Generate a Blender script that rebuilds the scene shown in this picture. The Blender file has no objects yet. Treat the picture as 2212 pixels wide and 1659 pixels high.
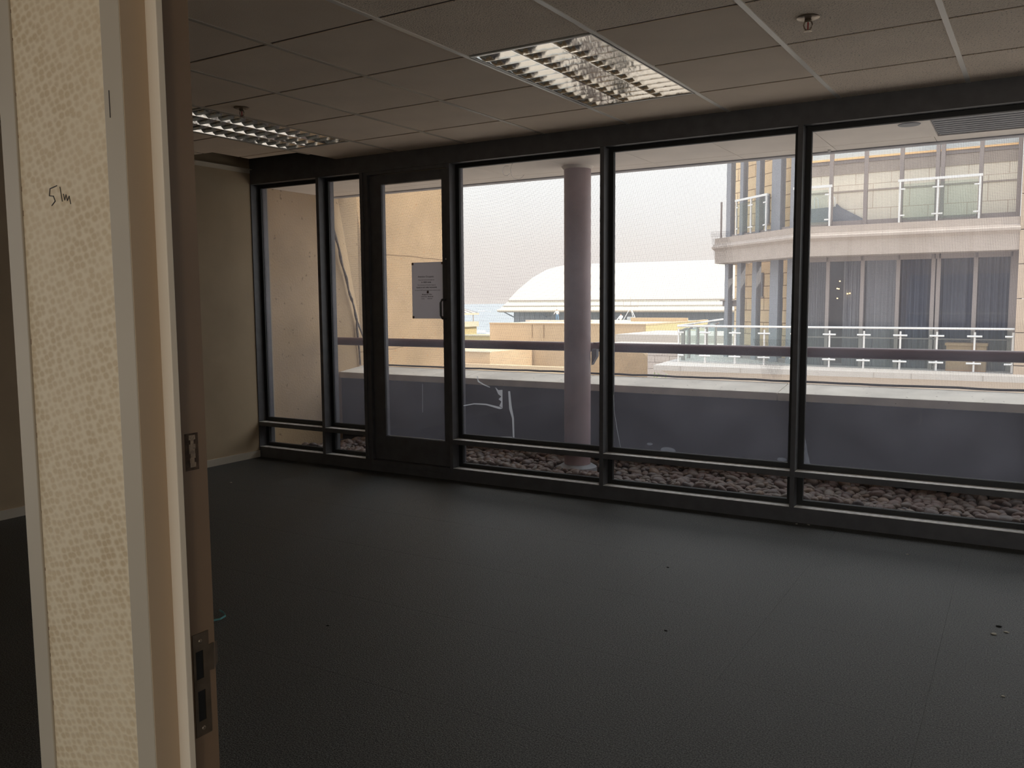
import bpy, bmesh, math, random
from mathutils import Vector, Matrix
random.seed(7)
sc = bpy.context.scene
ZC = 1.265                      # eye height above the carpet; all z values below are written relative to the eye

# ------------------------------------------------------------------ camera
cam = bpy.data.cameras.new('camera'); cam_o = bpy.data.objects.new('camera', cam); sc.collection.objects.link(cam_o)
cam.sensor_fit = 'HORIZONTAL'; cam.sensor_width = 36; cam.lens = 36 * 1841.26 / 2212
cam.clip_start = 0.02; cam.clip_end = 9000
_r = Vector((0.8586600, 0.5124963, -0.0071071)); _u = Vector((-0.0433284, 0.0863971, 0.9953181)); _f = Vector((-0.5107108, 0.8543320, -0.0963914))
M = Matrix((( _r.x, _u.x, -_f.x, 0), (_r.y, _u.y, -_f.y, 0), (_r.z, _u.z, -_f.z, 0), (0, 0, 0, 1)))
M.translation = Vector((0, 0, ZC)); cam_o.matrix_world = M
sc.camera = cam_o

# ------------------------------------------------------------------ exposure, world, sun
sc.view_settings.view_transform = 'Standard'; sc.view_settings.look = 'None'
sc.view_settings.exposure = 0.7; sc.view_settings.gamma = 1.0; sc.view_settings.use_curve_mapping = False
SKY = 1.80
w = bpy.data.worlds.new('sky'); sc.world = w; w.use_nodes = True
nt = w.node_tree; nt.nodes.clear()
out = nt.nodes.new('ShaderNodeOutputWorld'); bg = nt.nodes.new('ShaderNodeBackground')
tc = nt.nodes.new('ShaderNodeTexCoord'); sp = nt.nodes.new('ShaderNodeSeparateXYZ'); cr = nt.nodes.new('ShaderNodeValToRGB')
nt.links.new(tc.outputs['Generated'], sp.inputs[0]); mr_ = nt.nodes.new('ShaderNodeMapRange'); mr_.inputs['From Min'].default_value = -1; nt.links.new(sp.outputs['Z'], mr_.inputs['Value']); nt.links.new(mr_.outputs[0], cr.inputs[0])
# hazy sky: one third as bright at the horizon as overhead, sunlit haze and ground below it
el = cr.color_ramp.elements; el[0].position = 0.0; el[0].color = (0.50, 0.46, 0.41, 1); el[1].position = 1.0; el[1].color = (1.04, 1.14, 1.24, 1)
for p_, c_ in ((0.485, (0.50, 0.46, 0.41, 1)), (0.502, (0.37, 0.34, 0.318, 1)), (0.53, (0.40, 0.375, 0.355, 1)), (0.565, (0.47, 0.47, 0.46, 1)), (0.75, (0.80, 0.81, 0.80, 1))):
    q_ = el.new(p_); q_.color = c_
nt.links.new(cr.outputs[0], bg.inputs[0]); bg.inputs[1].default_value = SKY; nt.links.new(bg.outputs[0], out.inputs[0])
sun = bpy.data.lights.new('sun', 'SUN'); sun.energy = 2.6; sun.angle = math.radians(0.6); sun.color = (1.0, 0.9, 0.74)
sun_o = bpy.data.objects.new('sun', sun); sc.collection.objects.link(sun_o)
sun_o.rotation_euler = Vector((0.76, -0.10, 0.64)).to_track_quat('Z', 'Y').to_euler()
sc.cycles.use_adaptive_sampling = True; sc.cycles.adaptive_threshold = 0.015
sc.cycles.max_bounces = 9; sc.cycles.diffuse_bounces = 5; sc.cycles.glossy_bounces = 4
sc.cycles.transparent_max_bounces = 24; sc.cycles.transmission_bounces = 8
sc.cycles.caustics_reflective = False; sc.cycles.caustics_refractive = False
sc.cycles.sample_clamp_indirect = 4.0
sc.cycles.use_denoising = True

# ------------------------------------------------------------------ materials
def mat(name, col, rough=0.6, metal=0.0, spec=0.5, noise=0.0, nscale=8.0, bump=0.0, bscale=60.0, speck=None, extra=None):
    m = bpy.data.materials.new(name); m.use_nodes = True
    n = m.node_tree; b = n.nodes['Principled BSDF']
    b.inputs['Base Color'].default_value = (*col, 1); b.inputs['Roughness'].default_value = rough
    b.inputs['Metallic'].default_value = metal; b.inputs['Specular IOR Level'].default_value = spec
    t = n.nodes.new('ShaderNodeTexCoord'); last = None
    if noise > 0:
        x = n.nodes.new('ShaderNodeTexNoise'); x.inputs['Scale'].default_value = nscale; x.inputs['Detail'].default_value = 6
        n.links.new(t.outputs['Object'], x.inputs['Vector'])
        r = n.nodes.new('ShaderNodeMapRange'); r.inputs['From Min'].default_value = 0.3; r.inputs['From Max'].default_value = 0.7
        r.inputs['To Min'].default_value = 1 - noise; r.inputs['To Max'].default_value = 1 + noise
        n.links.new(x.outputs['Fac'], r.inputs['Value'])
        mx = n.nodes.new('ShaderNodeVectorMath'); mx.operation = 'SCALE'; mx.inputs[0].default_value = col
        n.links.new(r.outputs[0], mx.inputs['Scale']); last = mx.outputs[0]
    if speck:
        sc_, thr, scol = speck
        v = n.nodes.new('ShaderNodeTexNoise'); v.inputs['Scale'].default_value = sc_; v.inputs['Detail'].default_value = 2
        n.links.new(t.outputs['Object'], v.inputs['Vector'])
        g = n.nodes.new('ShaderNodeMath'); g.operation = 'GREATER_THAN'; g.inputs[1].default_value = thr
        n.links.new(v.outputs['Fac'], g.inputs[0])
        mm = n.nodes.new('ShaderNodeMix'); mm.data_type = 'RGBA'
        n.links.new(g.outputs[0], mm.inputs[0])
        if last: n.links.new(last, mm.inputs[6])
        else: mm.inputs[6].default_value = (*col, 1)
        mm.inputs[7].default_value = (*scol, 1); last = mm.outputs[2]
    if last: n.links.new(last, b.inputs['Base Color'])
    if bump > 0:
        x = n.nodes.new('ShaderNodeTexNoise'); x.inputs['Scale'].default_value = bscale; x.inputs['Detail'].default_value = 3
        n.links.new(t.outputs['Object'], x.inputs['Vector'])
        bb = n.nodes.new('ShaderNodeBump'); bb.inputs['Strength'].default_value = bump; bb.inputs['Distance'].default_value = 0.01
        n.links.new(x.outputs['Fac'], bb.inputs['Height']); n.links.new(bb.outputs[0], b.inputs['Normal'])
    return m

def glass(name, haze, tint=(1, 1, 1), refl=1.0, hcol=(0.75, 0.8, 0.9), rough=0.02, smudge=0.0):
    m = bpy.data.materials.new(name); m.use_nodes = True; n = m.node_tree; n.nodes.clear()
    o = n.nodes.new('ShaderNodeOutputMaterial'); tr = n.nodes.new('ShaderNodeBsdfTransparent'); tr.inputs[0].default_value = (*tint, 1)
    df = n.nodes.new('ShaderNodeBsdfTranslucent'); df.inputs[0].default_value = (*hcol, 1)
    m1 = n.nodes.new('ShaderNodeMixShader'); m1.inputs[0].default_value = haze
    if smudge > 0:
        t = n.nodes.new('ShaderNodeTexCoord'); x = n.nodes.new('ShaderNodeTexNoise'); x.inputs['Scale'].default_value = 2.2; x.inputs['Detail'].default_value = 5
        n.links.new(t.outputs['Object'], x.inputs['Vector'])
        r = n.nodes.new('ShaderNodeMapRange'); r.inputs['From Min'].default_value = 0.35; r.inputs['From Max'].default_value = 0.75
        r.inputs['To Min'].default_value = haze; r.inputs['To Max'].default_value = haze + smudge
        n.links.new(x.outputs['Fac'], r.inputs['Value']); n.links.new(r.outputs[0], m1.inputs[0])
    n.links.new(tr.outputs[0], m1.inputs[1]); n.links.new(df.outputs[0], m1.inputs[2])
    gl = n.nodes.new('ShaderNodeBsdfGlossy'); gl.inputs['Roughness'].default_value = rough
    fr = n.nodes.new('ShaderNodeFresnel'); fr.inputs[0].default_value = 1.45
    mu = n.nodes.new('ShaderNodeMath'); mu.operation = 'MULTIPLY'; mu.inputs[1].default_value = refl
    gm = n.nodes.new('ShaderNodeNewGeometry'); iv = n.nodes.new('ShaderNodeMath'); iv.operation = 'SUBTRACT'; iv.inputs[0].default_value = 1.0; n.links.new(gm.outputs['Backfacing'], iv.inputs[1])
    m0 = n.nodes.new('ShaderNodeMath'); m0.operation = 'MULTIPLY'; n.links.new(fr.outputs[0], m0.inputs[0]); n.links.new(iv.outputs[0], m0.inputs[1]); n.links.new(m0.outputs[0], mu.inputs[0])
    m2 = n.nodes.new('ShaderNodeMixShader'); n.links.new(mu.outputs[0], m2.inputs[0])
    n.links.new(m1.outputs[0], m2.inputs[1]); n.links.new(gl.outputs[0], m2.inputs[2]); n.links.new(m2.outputs[0], o.inputs[0])
    return m

def brick_mat(name, c1, c2, cm, w_, h_, mortar=0.02, rough=0.8, axis='XZ'):
    m = bpy.data.materials.new(name); m.use_nodes = True; n = m.node_tree; b = n.nodes['Principled BSDF']; b.inputs['Roughness'].default_value = rough
    t = n.nodes.new('ShaderNodeTexCoord'); s = n.nodes.new('ShaderNodeSeparateXYZ'); c = n.nodes.new('ShaderNodeCombineXYZ')
    n.links.new(t.outputs['Object'], s.inputs[0])
    if axis == 'XZ': n.links.new(s.outputs['X'], c.inputs[0])
    else: n.links.new(s.outputs['Y'], c.inputs[0])
    n.links.new(s.outputs['Z'], c.inputs[1])
    k = n.nodes.new('ShaderNodeTexBrick'); k.inputs['Color1'].default_value = (*c1, 1); k.inputs['Color2'].default_value = (*c2, 1); k.inputs['Mortar'].default_value = (*cm, 1)
    k.inputs['Scale'].default_value = 1; k.inputs['Brick Width'].default_value = w_; k.inputs['Row Height'].default_value = h_; k.inputs['Mortar Size'].default_value = mortar
    n.links.new(c.outputs[0], k.inputs['Vector']); n.links.new(k.outputs[0], b.inputs['Base Color'])
    return m

MT = {}
MT['frame'] = mat('dark_bronze_frame', (0.105, 0.105, 0.113), rough=0.42, spec=0.5, noise=0.15, nscale=14)
MT['ledge'] = mat('dusty_skylit_ledge', (0.80, 0.77, 0.72), rough=0.5, spec=0.6, noise=0.25, nscale=30, speck=(90, 0.73, (0.02, 0.018, 0.015)))  # dusty bronze, with skylight on the flat tops put into the colour
MT['bead'] = mat('black_glazing_bead', (0.018, 0.018, 0.018), rough=0.5)
MT['gasket'] = mat('grey_gasket', (0.25, 0.26, 0.28), rough=0.5)
MT['ceil_smooth'] = mat('mineral_tile', (0.86, 0.73, 0.60), rough=0.9, noise=0.05, nscale=3, bump=0.15, bscale=250, speck=(120, 0.80, (0.4, 0.34, 0.28)))
MT['ceil_speck'] = mat('fissured_tile', (0.94, 0.81, 0.68), rough=0.9, noise=0.05, nscale=3, bump=0.5, bscale=140, speck=(130, 0.645, (0.42, 0.35, 0.29)))
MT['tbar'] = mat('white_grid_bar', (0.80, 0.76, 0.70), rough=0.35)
MT['tbar_dark'] = mat('shaded_grid_bar', (0.16, 0.125, 0.10), rough=0.6)  # recess shadow of the cross joints put into the bar colour
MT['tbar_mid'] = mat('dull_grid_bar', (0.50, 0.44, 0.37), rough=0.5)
MT['plenum'] = mat('dark_plenum', (0.03, 0.028, 0.025), rough=0.9)
MT['wall'] = mat('cream_paint', (0.48, 0.375, 0.25), rough=0.75, noise=0.10, nscale=2.2, bump=0.05, bscale=30)
MT['base'] = mat('cream_baseboard', (0.66, 0.6, 0.5), rough=0.5)
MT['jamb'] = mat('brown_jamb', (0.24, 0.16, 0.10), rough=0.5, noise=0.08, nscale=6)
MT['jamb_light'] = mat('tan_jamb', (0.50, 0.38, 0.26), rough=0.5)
MT['trimgrey'] = mat('grey_trim', (0.40, 0.35, 0.275), rough=0.45, noise=0.05, nscale=5)
MT['stop'] = mat('cream_stop', (0.78, 0.69, 0.56), rough=0.5)
MT['steel_old'] = mat('tarnished_steel', (0.16, 0.12, 0.085), rough=0.45, metal=0.7, noise=0.25, nscale=40)
MT['black'] = mat('black', (0.008, 0.008, 0.008), rough=0.9)
MT['mortise'] = mat('dark_raw_wood', (0.075, 0.05, 0.035), rough=0.95, noise=0.5, nscale=120)
MT['rough_wood'] = mat('raw_mortar', (0.33, 0.26, 0.2), rough=0.95, bump=0.8, bscale=120, noise=0.3, nscale=80)
MT['alu'] = mat('mirror_aluminium', (0.86, 0.84, 0.80), rough=0.10, metal=1.0, bump=0.15, bscale=14)
MT['white_metal'] = mat('white_enamel', (0.75, 0.73, 0.68), rough=0.35)
MT['tube'] = mat('fluorescent_tube', (0.85, 0.84, 0.8), rough=0.25)
MT['brass'] = mat('aged_brass', (0.30, 0.24, 0.18), rough=0.35, metal=0.8)
MT['redglass'] = mat('red_bulb', (0.35, 0.02, 0.02), rough=0.2)
MT['column'] = mat('oxide_red_paint', (0.40, 0.29, 0.30), rough=0.42, noise=0.12, nscale=6, bump=0.03, bscale=40)
MT['rail'] = mat('maroon_rail_paint', (0.15, 0.06, 0.062), rough=0.4, noise=0.1, nscale=8)
MT['fin'] = mat('sand_plaster', (0.52, 0.375, 0.225), rough=0.95, noise=0.14, nscale=2.0, bump=0.35, bscale=60, speck=(22, 0.71, (0.33, 0.235, 0.14)))
MT['neigh'] = mat('ochre_plaster', (0.33, 0.235, 0.14), rough=0.95, noise=0.13, nscale=2.5, bump=0.4, bscale=50, speck=(26, 0.70, (0.34, 0.2, 0.1)))
MT['crack'] = mat('dark_crack', (0.22, 0.15, 0.09), rough=1)
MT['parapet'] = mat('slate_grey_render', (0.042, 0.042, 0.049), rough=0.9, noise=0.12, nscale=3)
MT['coping'] = mat('concrete_coping', (0.70, 0.65, 0.57), rough=0.85, noise=0.14, nscale=5, bump=0.15, bscale=50, speck=(40, 0.72, (0.2, 0.18, 0.15)))
MT['soffit'] = mat('soffit_board', (0.88, 0.80, 0.72), rough=0.7, noise=0.07, nscale=2.5)
MT['edge'] = mat('grey_edge_beam', (0.33, 0.335, 0.36), rough=0.6, noise=0.2, nscale=10)
MT['net'] = mat('net_thread', (0.06, 0.055, 0.055), rough=0.8)
MT['rope'] = mat('bundled_net', (0.19, 0.165, 0.145), rough=0.9, noise=0.3, nscale=60)
MT['paper'] = glass('paper', 0.0, refl=0.0)
_n = MT['paper'].node_tree; _o = [q for q in _n.nodes if q.type == 'OUTPUT_MATERIAL'][0]
_d = _n.nodes.new('ShaderNodeBsdfDiffuse'); _d.inputs[0].default_value = (0.7, 0.68, 0.68, 1); _t = _n.nodes.new('ShaderNodeBsdfTranslucent'); _t.inputs[0].default_value = (0.62, 0.6, 0.62, 1)
_m = _n.nodes.new('ShaderNodeMixShader'); _m.inputs[0].default_value = 0.7; _n.links.new(_d.outputs[0], _m.inputs[1]); _n.links.new(_t.outputs[0], _m.inputs[2]); _n.links.new(_m.outputs[0], _o.inputs[0])
MT['ink'] = mat('ink', (0.05, 0.045, 0.045), rough=0.8)
MT['inkred'] = mat('ink_brown', (0.11, 0.05, 0.04), rough=0.8)
MT['tape'] = mat('brown_tape', (0.20, 0.13, 0.09), rough=0.5)
MT['residue'] = glass('tape_residue', 0.38, refl=0.5, hcol=(0.8, 0.82, 0.86), rough=0.4)
MT['glass'] = glass('grimy_glare_glass', 0.040, refl=0.75, hcol=(0.86, 0.85, 1.0), smudge=0.035)  # grime film, with lens glare added as extra haze
MT['glassL'] = glass('low_window_glass', 0.006, refl=0.6, hcol=(0.85, 0.85, 0.95), smudge=0.010)
MT['smudge'] = glass('smudge', 0.09, refl=0.3, rough=0.4)
MT['bal_glass'] = glass('balustrade_glass', 0.10, tint=(0.95, 0.985, 0.975), refl=0.8, hcol=(0.75, 0.88, 0.84))
MT['hot_glass'] = glass('hotel_glass', 0.0, tint=(1, 1, 1), refl=0.8)
MT['hot_glass_dark'] = glass('hotel_dark_glass', 0.04, tint=(0.84, 0.85, 0.87), refl=1.2)
MT['chrome'] = mat('brushed_steel', (0.80, 0.80, 0.80), rough=0.35, metal=0.45)
MT['hot_frame'] = mat('hotel_brown_frame', (0.27, 0.235, 0.225), rough=0.5)
MT['hot_frame_d'] = mat('hotel_grey_frame', (0.25, 0.26, 0.29), rough=0.5)
MT['hot_stone'] = mat('pale_limestone', (0.40, 0.345, 0.305), rough=0.85, noise=0.05, nscale=3)
MT['hot_pillar'] = mat('buff_limestone', (0.45, 0.36, 0.28), rough=0.85, noise=0.05, nscale=3)
MT['hot_slab'] = mat('white_terrace_stone', (0.42, 0.395, 0.37), rough=0.7, noise=0.04, nscale=4)
MT['hot_cove'] = mat('taupe_cove', (0.52, 0.455, 0.39), rough=0.8)
MT['curtain'] = mat('grey_curtain', (0.42, 0.41, 0.415), rough=0.8)
MT['curtain_blue'] = mat('slate_blue_curtain', (0.19, 0.20, 0.24), rough=0.8)
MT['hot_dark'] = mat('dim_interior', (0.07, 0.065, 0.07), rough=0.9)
MT['ashlar'] = brick_mat('reflected_ochre_ashlar', (0.90, 0.70, 0.45), (0.86, 0.64, 0.40), (0.36, 0.24, 0.14), 0.95, 0.36, 0.014, axis='XZ')  # stone building mirrored in the chamfer glass, coloured onto a backing wall
MT['panelstone'] = brick_mat('reflected_buff_blocks', (0.82, 0.76, 0.65), (0.78, 0.71, 0.61), (0.56, 0.46, 0.37), 0.86, 0.62, 0.008)  # mirrored stone facade, given as the colour of a backing
MT['skyband'] = mat('reflected_sky_colour', (0.55, 0.62, 0.68), rough=0.6)  # sky reflection in the upper panes, put into the colour
MT['orangeband'] = mat('reflected_sunlit_cornice', (0.95, 0.62, 0.32), rough=0.7)  # sunlit cornice of the reflection, put into the colour
MT['roofwhite'] = mat('white_roof_sheet', (0.60, 0.565, 0.47), rough=0.6)
MT['roofline'] = mat('roof_seam', (0.35, 0.3, 0.26), rough=0.7)
MT['gutter'] = mat('cream_gutter', (0.78, 0.66, 0.54), rough=0.6)
MT['hallwall'] = mat('blue_grey_cladding', (0.42, 0.45, 0.49), rough=0.6)
MT['ochre'] = mat('ochre_block_wall', (0.55, 0.41, 0.265), rough=0.9, noise=0.10, nscale=0.25, speck=None)
MT['ochre_y'] = mat('yellow_ochre_wall', (0.56, 0.45, 0.23), rough=0.9, noise=0.04, nscale=0.3)
MT['creamband'] = mat('cream_band', (0.62, 0.55, 0.42), rough=0.7)
MT['stripe'] = mat('grey_stripe', (0.16, 0.15, 0.16), rough=0.7)
MT['ledgewhite'] = mat('white_ledge', (0.46, 0.42, 0.38), rough=0.7)
MT['sea'] = mat('harbour_water', (0.25, 0.29, 0.32), rough=0.35, noise=0.10, nscale=0.02, bump=0.3, bscale=0.3)
MT['ground'] = mat('far_ground', (0.4, 0.36, 0.3), rough=1)
MT['tilepale'] = mat('pale_wall_tile', (0.48, 0.42, 0.38), rough=0.6, noise=0.05, nscale=4)
MT['joint'] = mat('tile_joint', (0.3, 0.27, 0.24), rough=1)
MT['leaf'] = mat('leaf_green', (0.28, 0.36, 0.14), rough=0.6)
MT['teal'] = mat('teal_strap', (0.16, 0.42, 0.44), rough=0.3)
MT['white'] = mat('white_plastic', (0.85, 0.85, 0.85), rough=0.5)
MT['crumb'] = mat('pale_crumb', (0.5, 0.48, 0.42), rough=0.9)
MT['crumbdark'] = mat('dark_lint', (0.02, 0.02, 0.018), rough=1)
MT['skin'] = mat('skin', (0.45, 0.28, 0.2), rough=0.6)
MT['shirt'] = mat('white_shirt', (0.85, 0.85, 0.88), rough=0.8)
MT['jeans'] = mat('blue_jeans', (0.16, 0.27, 0.42), rough=0.8)
MT['hair'] = mat('dark_hair', (0.06, 0.04, 0.03), rough=0.8)
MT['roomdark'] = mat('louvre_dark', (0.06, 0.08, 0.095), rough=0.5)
MT['planter'] = mat('tan_timber', (0.34, 0.21, 0.13), rough=0.7)

def special_materials():
    # carpet: cut-pile speckle
    m = mat('charcoal_carpet', (0.05, 0.052, 0.052), rough=0.50, spec=0.36, bump=0.4, bscale=300); n = m.node_tree; b = n.nodes['Principled BSDF']
    t = n.nodes.new('ShaderNodeTexCoord'); x = n.nodes.new('ShaderNodeTexNoise'); x.inputs['Scale'].default_value = 210; x.inputs['Detail'].default_value = 3
    y = n.nodes.new('ShaderNodeTexNoise'); y.inputs['Scale'].default_value = 1.3; y.inputs['Detail'].default_value = 4
    g = n.nodes.new('ShaderNodeNewGeometry')
    n.links.new(g.outputs['Position'], x.inputs['Vector']); n.links.new(g.outputs['Position'], y.inputs['Vector'])
    r = n.nodes.new('ShaderNodeValToRGB'); r.color_ramp.elements[0].position = 0.38; r.color_ramp.elements[0].color = (0.010, 0.011, 0.011, 1)
    r.color_ramp.elements[1].position = 0.66; r.color_ramp.elements[1].color = (0.135, 0.14, 0.134, 1)
    n.links.new(x.outputs['Fac'], r.inputs[0])
    mr = n.nodes.new('ShaderNodeMapRange'); mr.inputs['To Min'].default_value = 0.8; mr.inputs['To Max'].default_value = 1.2
    n.links.new(y.outputs['Fac'], mr.inputs['Value'])
    s = n.nodes.new('ShaderNodeVectorMath'); s.operation = 'SCALE'; n.links.new(r.outputs[0], s.inputs[0]); n.links.new(mr.outputs[0], s.inputs['Scale'])
    n.links.new(s.outputs[0], b.inputs['Base Color']); MT['carpet'] = m
    # embossed vinyl on the partition end: honeycomb of flattened dimples, browner with handling
    m = mat('embossed_vinyl', (0.36, 0.29, 0.19), rough=0.55); n = m.node_tree; b = n.nodes['Principled BSDF']
    t = n.nodes.new('ShaderNodeTexCoord'); mp = n.nodes.new('ShaderNodeMapping'); mp.inputs['Rotation'].default_value = (0, math.radians(18), 0)
    mp.inputs['Scale'].default_value = (88, 88, 118)
    n.links.new(t.outputs['Object'], mp.inputs[0])
    v = n.nodes.new('ShaderNodeTexVoronoi'); v.inputs['Scale'].default_value = 1.0; v.inputs['Randomness'].default_value = 0.45
    v.feature = 'F1'; v.voronoi_dimensions = '3D'
    fl = n.nodes.new('ShaderNodeVectorMath'); fl.operation = 'MULTIPLY'; fl.inputs[1].default_value = (1, 0, 1)
    n.links.new(mp.outputs[0], fl.inputs[0]); n.links.new(fl.outputs[0], v.inputs['Vector'])
    ra = n.nodes.new('ShaderNodeMapRange'); ra.inputs['From Min'].default_value = 0.30; ra.inputs['From Max'].default_value = 0.62
    n.links.new(v.outputs['Distance'], ra.inputs['Value'])
    big = n.nodes.new('ShaderNodeTexNoise'); big.inputs['Scale'].default_value = 9; big.inputs['Detail'].default_value = 3
    n.links.new(t.outputs['Object'], big.inputs['Vector'])
    mr = n.nodes.new('ShaderNodeMapRange'); mr.inputs['From Min'].default_value = 0.35; mr.inputs['From Max'].default_value = 0.7
    mr.inputs['To Min'].default_value = 0.95; mr.inputs['To Max'].default_value = 0.05; n.links.new(big.outputs['Fac'], mr.inputs['Value'])
    low = n.nodes.new('ShaderNodeMix'); low.data_type = 'RGBA'; low.inputs[6].default_value = (0.50, 0.385, 0.24, 1); low.inputs[7].default_value = (0.60, 0.485, 0.325, 1)
    n.links.new(mr.outputs[0], low.inputs[0])
    mx = n.nodes.new('ShaderNodeMix'); mx.data_type = 'RGBA'; mx.inputs[7].default_value = (0.67, 0.57, 0.41, 1)
    n.links.new(low.outputs[2], mx.inputs[6]); n.links.new(ra.outputs[0], mx.inputs[0]); n.links.new(mx.outputs[2], b.inputs['Base Color'])
    bp = n.nodes.new('ShaderNodeBump'); bp.inputs['Strength'].default_value = 0.35; bp.inputs['Distance'].default_value = 0.001
    n.links.new(ra.outputs[0], bp.inputs['Height']); n.links.new(bp.outputs[0], b.inputs['Normal']); MT['vinyl'] = m
    # pebbles
    m = mat('river_pebble', (0.3, 0.2, 0.16), rough=0.55, bump=0.12, bscale=40); n = m.node_tree; b = n.nodes['Principled BSDF']
    g = n.nodes.new('ShaderNodeNewGeometry'); oi = n.nodes.new('ShaderNodeObjectInfo'); ad = n.nodes.new('ShaderNodeMath'); ad.operation = 'ADD'
    fr = n.nodes.new('ShaderNodeMath'); fr.operation = 'FRACT'
    n.links.new(g.outputs['Random Per Island'], ad.inputs[0]); n.links.new(oi.outputs['Random'], ad.inputs[1]); n.links.new(ad.outputs[0], fr.inputs[0])
    r = n.nodes.new('ShaderNodeValToRGB'); cs = [(0.0, (0.094, 0.054, 0.043)), (0.2, (0.151, 0.090, 0.072)), (0.38, (0.086, 0.065, 0.061)), (0.55, (0.180, 0.112, 0.072)), (0.7, (0.122, 0.086, 0.076)), (0.85, (0.166, 0.130, 0.104)), (1.0, (0.108, 0.054, 0.040))]
    r.color_ramp.elements[0].color = (*cs[0][1], 1); r.color_ramp.elements[1].color = (*cs[-1][1], 1)
    for p_, c_ in cs[1:-1]:
        q = r.color_ramp.elements.new(p_); q.color = (*c_, 1)
    n.links.new(fr.outputs[0], r.inputs[0]); n.links.new(r.outputs[0], b.inputs['Base Color']); MT['pebble'] = m
    m = bpy.data.materials.new('warm_bulb'); m.use_nodes = True; b = m.node_tree.nodes['Principled BSDF']
    b.inputs['Emission Color'].default_value = (1, 0.62, 0.2, 1); b.inputs['Emission Strength'].default_value = 3.0; MT['bulb'] = m
special_materials()

# ------------------------------------------------------------------ builders
WO = {}                                            # world origin of every object (none is rotated unless noted)
class MB:
    def __init__(s): s.v = []; s.f = []; s.m = []
    def quad(s, a, b, c, d, mi=0):
        k = len(s.v); s.v += [a, b, c, d]; s.f.append((k, k+1, k+2, k+3)); s.m.append(mi)
    def hexa(s, p, mi=0):                          # 8 points: bottom 4 ccw, top 4 ccw
        k = len(s.v); s.v += list(p)
        for q in ((3,2,1,0),(4,5,6,7),(0,1,5,4),(1,2,6,5),(2,3,7,6),(3,0,4,7)): s.f.append(tuple(k+i for i in q)); s.m.append(mi)
        return s
    def box(s, x0, x1, y0, y1, z0, z1, mi=0):
        s.hexa([(x0,y0,z0),(x1,y0,z0),(x1,y1,z0),(x0,y1,z0),(x0,y0,z1),(x1,y0,z1),(x1,y1,z1),(x0,y1,z1)], mi); return s
    def prism(s, poly, z0, z1, mi=0):              # vertical prism over ccw xy polygon
        k = len(s.v); n = len(poly)
        s.v += [(x, y, z0) for x, y in poly] + [(x, y, z1) for x, y in poly]
        s.f.append(tuple(k+n-1-i for i in range(n))); s.f.append(tuple(k+n+i for i in range(n))); s.m += [mi, mi]
        for i in range(n):
            j = (i+1) % n; s.f.append((k+i, k+j, k+n+j, k+n+i)); s.m.append(mi)
        return s
    def loft(s, sections, mi=0, cap=True):         # sections: lists of equal length (closed loops)
        k = len(s.v); n = len(sections[0])
        for q in sections: s.v += list(q)
        for a in range(len(sections)-1):
            for i in range(n):
                j = (i+1) % n; s.f.append((k+a*n+i, k+a*n+j, k+(a+1)*n+j, k+(a+1)*n+i)); s.m.append(mi)
        if cap:
            s.f.append(tuple(k+n-1-i for i in range(n))); s.f.append(tuple(k+(len(sections)-1)*n+i for i in range(n))); s.m += [mi, mi]
        return s
    def tube(s, pts, r, seg=12, mi=0):
        pts = [Vector(p) for p in pts]; secs = []; rs = r if isinstance(r, (list, tuple)) else [r]*len(pts)
        for i, p in enumerate(pts):
            d = ((pts[min(i+1, len(pts)-1)] - pts[max(i-1, 0)])).normalized()
            a = Vector((0, 0, 1)) if abs(d.z) < 0.9 else Vector((1, 0, 0)); b = d.cross(a).normalized(); c = b.cross(d).normalized()
            secs.append([tuple(p + rs[i]*(math.cos(t)*b + math.sin(t)*c)) for t in [2*math.pi*q/seg for q in range(seg)]])
        return s.loft(secs, mi)
    def lathe(s, cx, cy, prof, seg=24, mi=0):      # prof: list of (r, z)
        return s.loft([[(cx + r*math.cos(t), cy + r*math.sin(t), z) for t in [2*math.pi*q/seg for q in range(seg)]] for r, z in prof], mi)
    def blob(s, c, rx, ry, rz, mi=0, seg=8, rings=5):
        secs = []
        for i in range(1, rings):
            a = math.pi*i/rings
            secs.append([(c[0]+rx*math.sin(a)*math.cos(t), c[1]+ry*math.sin(a)*math.sin(t), c[2]-rz*math.cos(a)) for t in [2*math.pi*q/seg for q in range(seg)]])
        return s.loft(secs, mi)
    def build(s, name, m, parent=None, label=None, cat=None, group=None, kind=None, smooth=False, bevel=0.0, origin=None):
        xs = [v[0] for v in s.v]; ys = [v[1] for v in s.v]; zs = [v[2] for v in s.v]
        o0 = Vector(origin) if origin else Vector(((min(xs)+max(xs))/2, (min(ys)+max(ys))/2, min(zs)))
        me = bpy.data.meshes.new(name); me.from_pydata([tuple(Vector(v)-o0) for v in s.v], [], s.f)
        ms = m if isinstance(m, (list, tuple)) else [m]
        for q in ms: me.materials.append(MT[q])
        if len(ms) > 1: me.polygons.foreach_set('material_index', s.m)
        bm = bmesh.new(); bm.from_mesh(me); bmesh.ops.recalc_face_normals(bm, faces=bm.faces); bm.to_mesh(me); bm.free()
        if smooth:
            me.polygons.foreach_set('use_smooth', [True]*len(me.polygons))
            try: me.set_sharp_from_angle(angle=math.radians(40))
            except Exception: pass
        o = bpy.data.objects.new(name, me); sc.collection.objects.link(o)
        wo = o0 + Vector((0, 0, ZC)); place(o, wo, parent)
        if bevel > 0:
            md = o.modifiers.new('bevel', 'BEVEL'); md.width = bevel; md.segments = 2; md.limit_method = 'ANGLE'
        tag(o, label, cat, group, kind); return o
def place(o, wo, parent=None):
    WO[o.name] = wo.copy()
    if parent is not None: o.parent = parent; o.location = wo - WO[parent.name]
    else: o.location = wo
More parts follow.
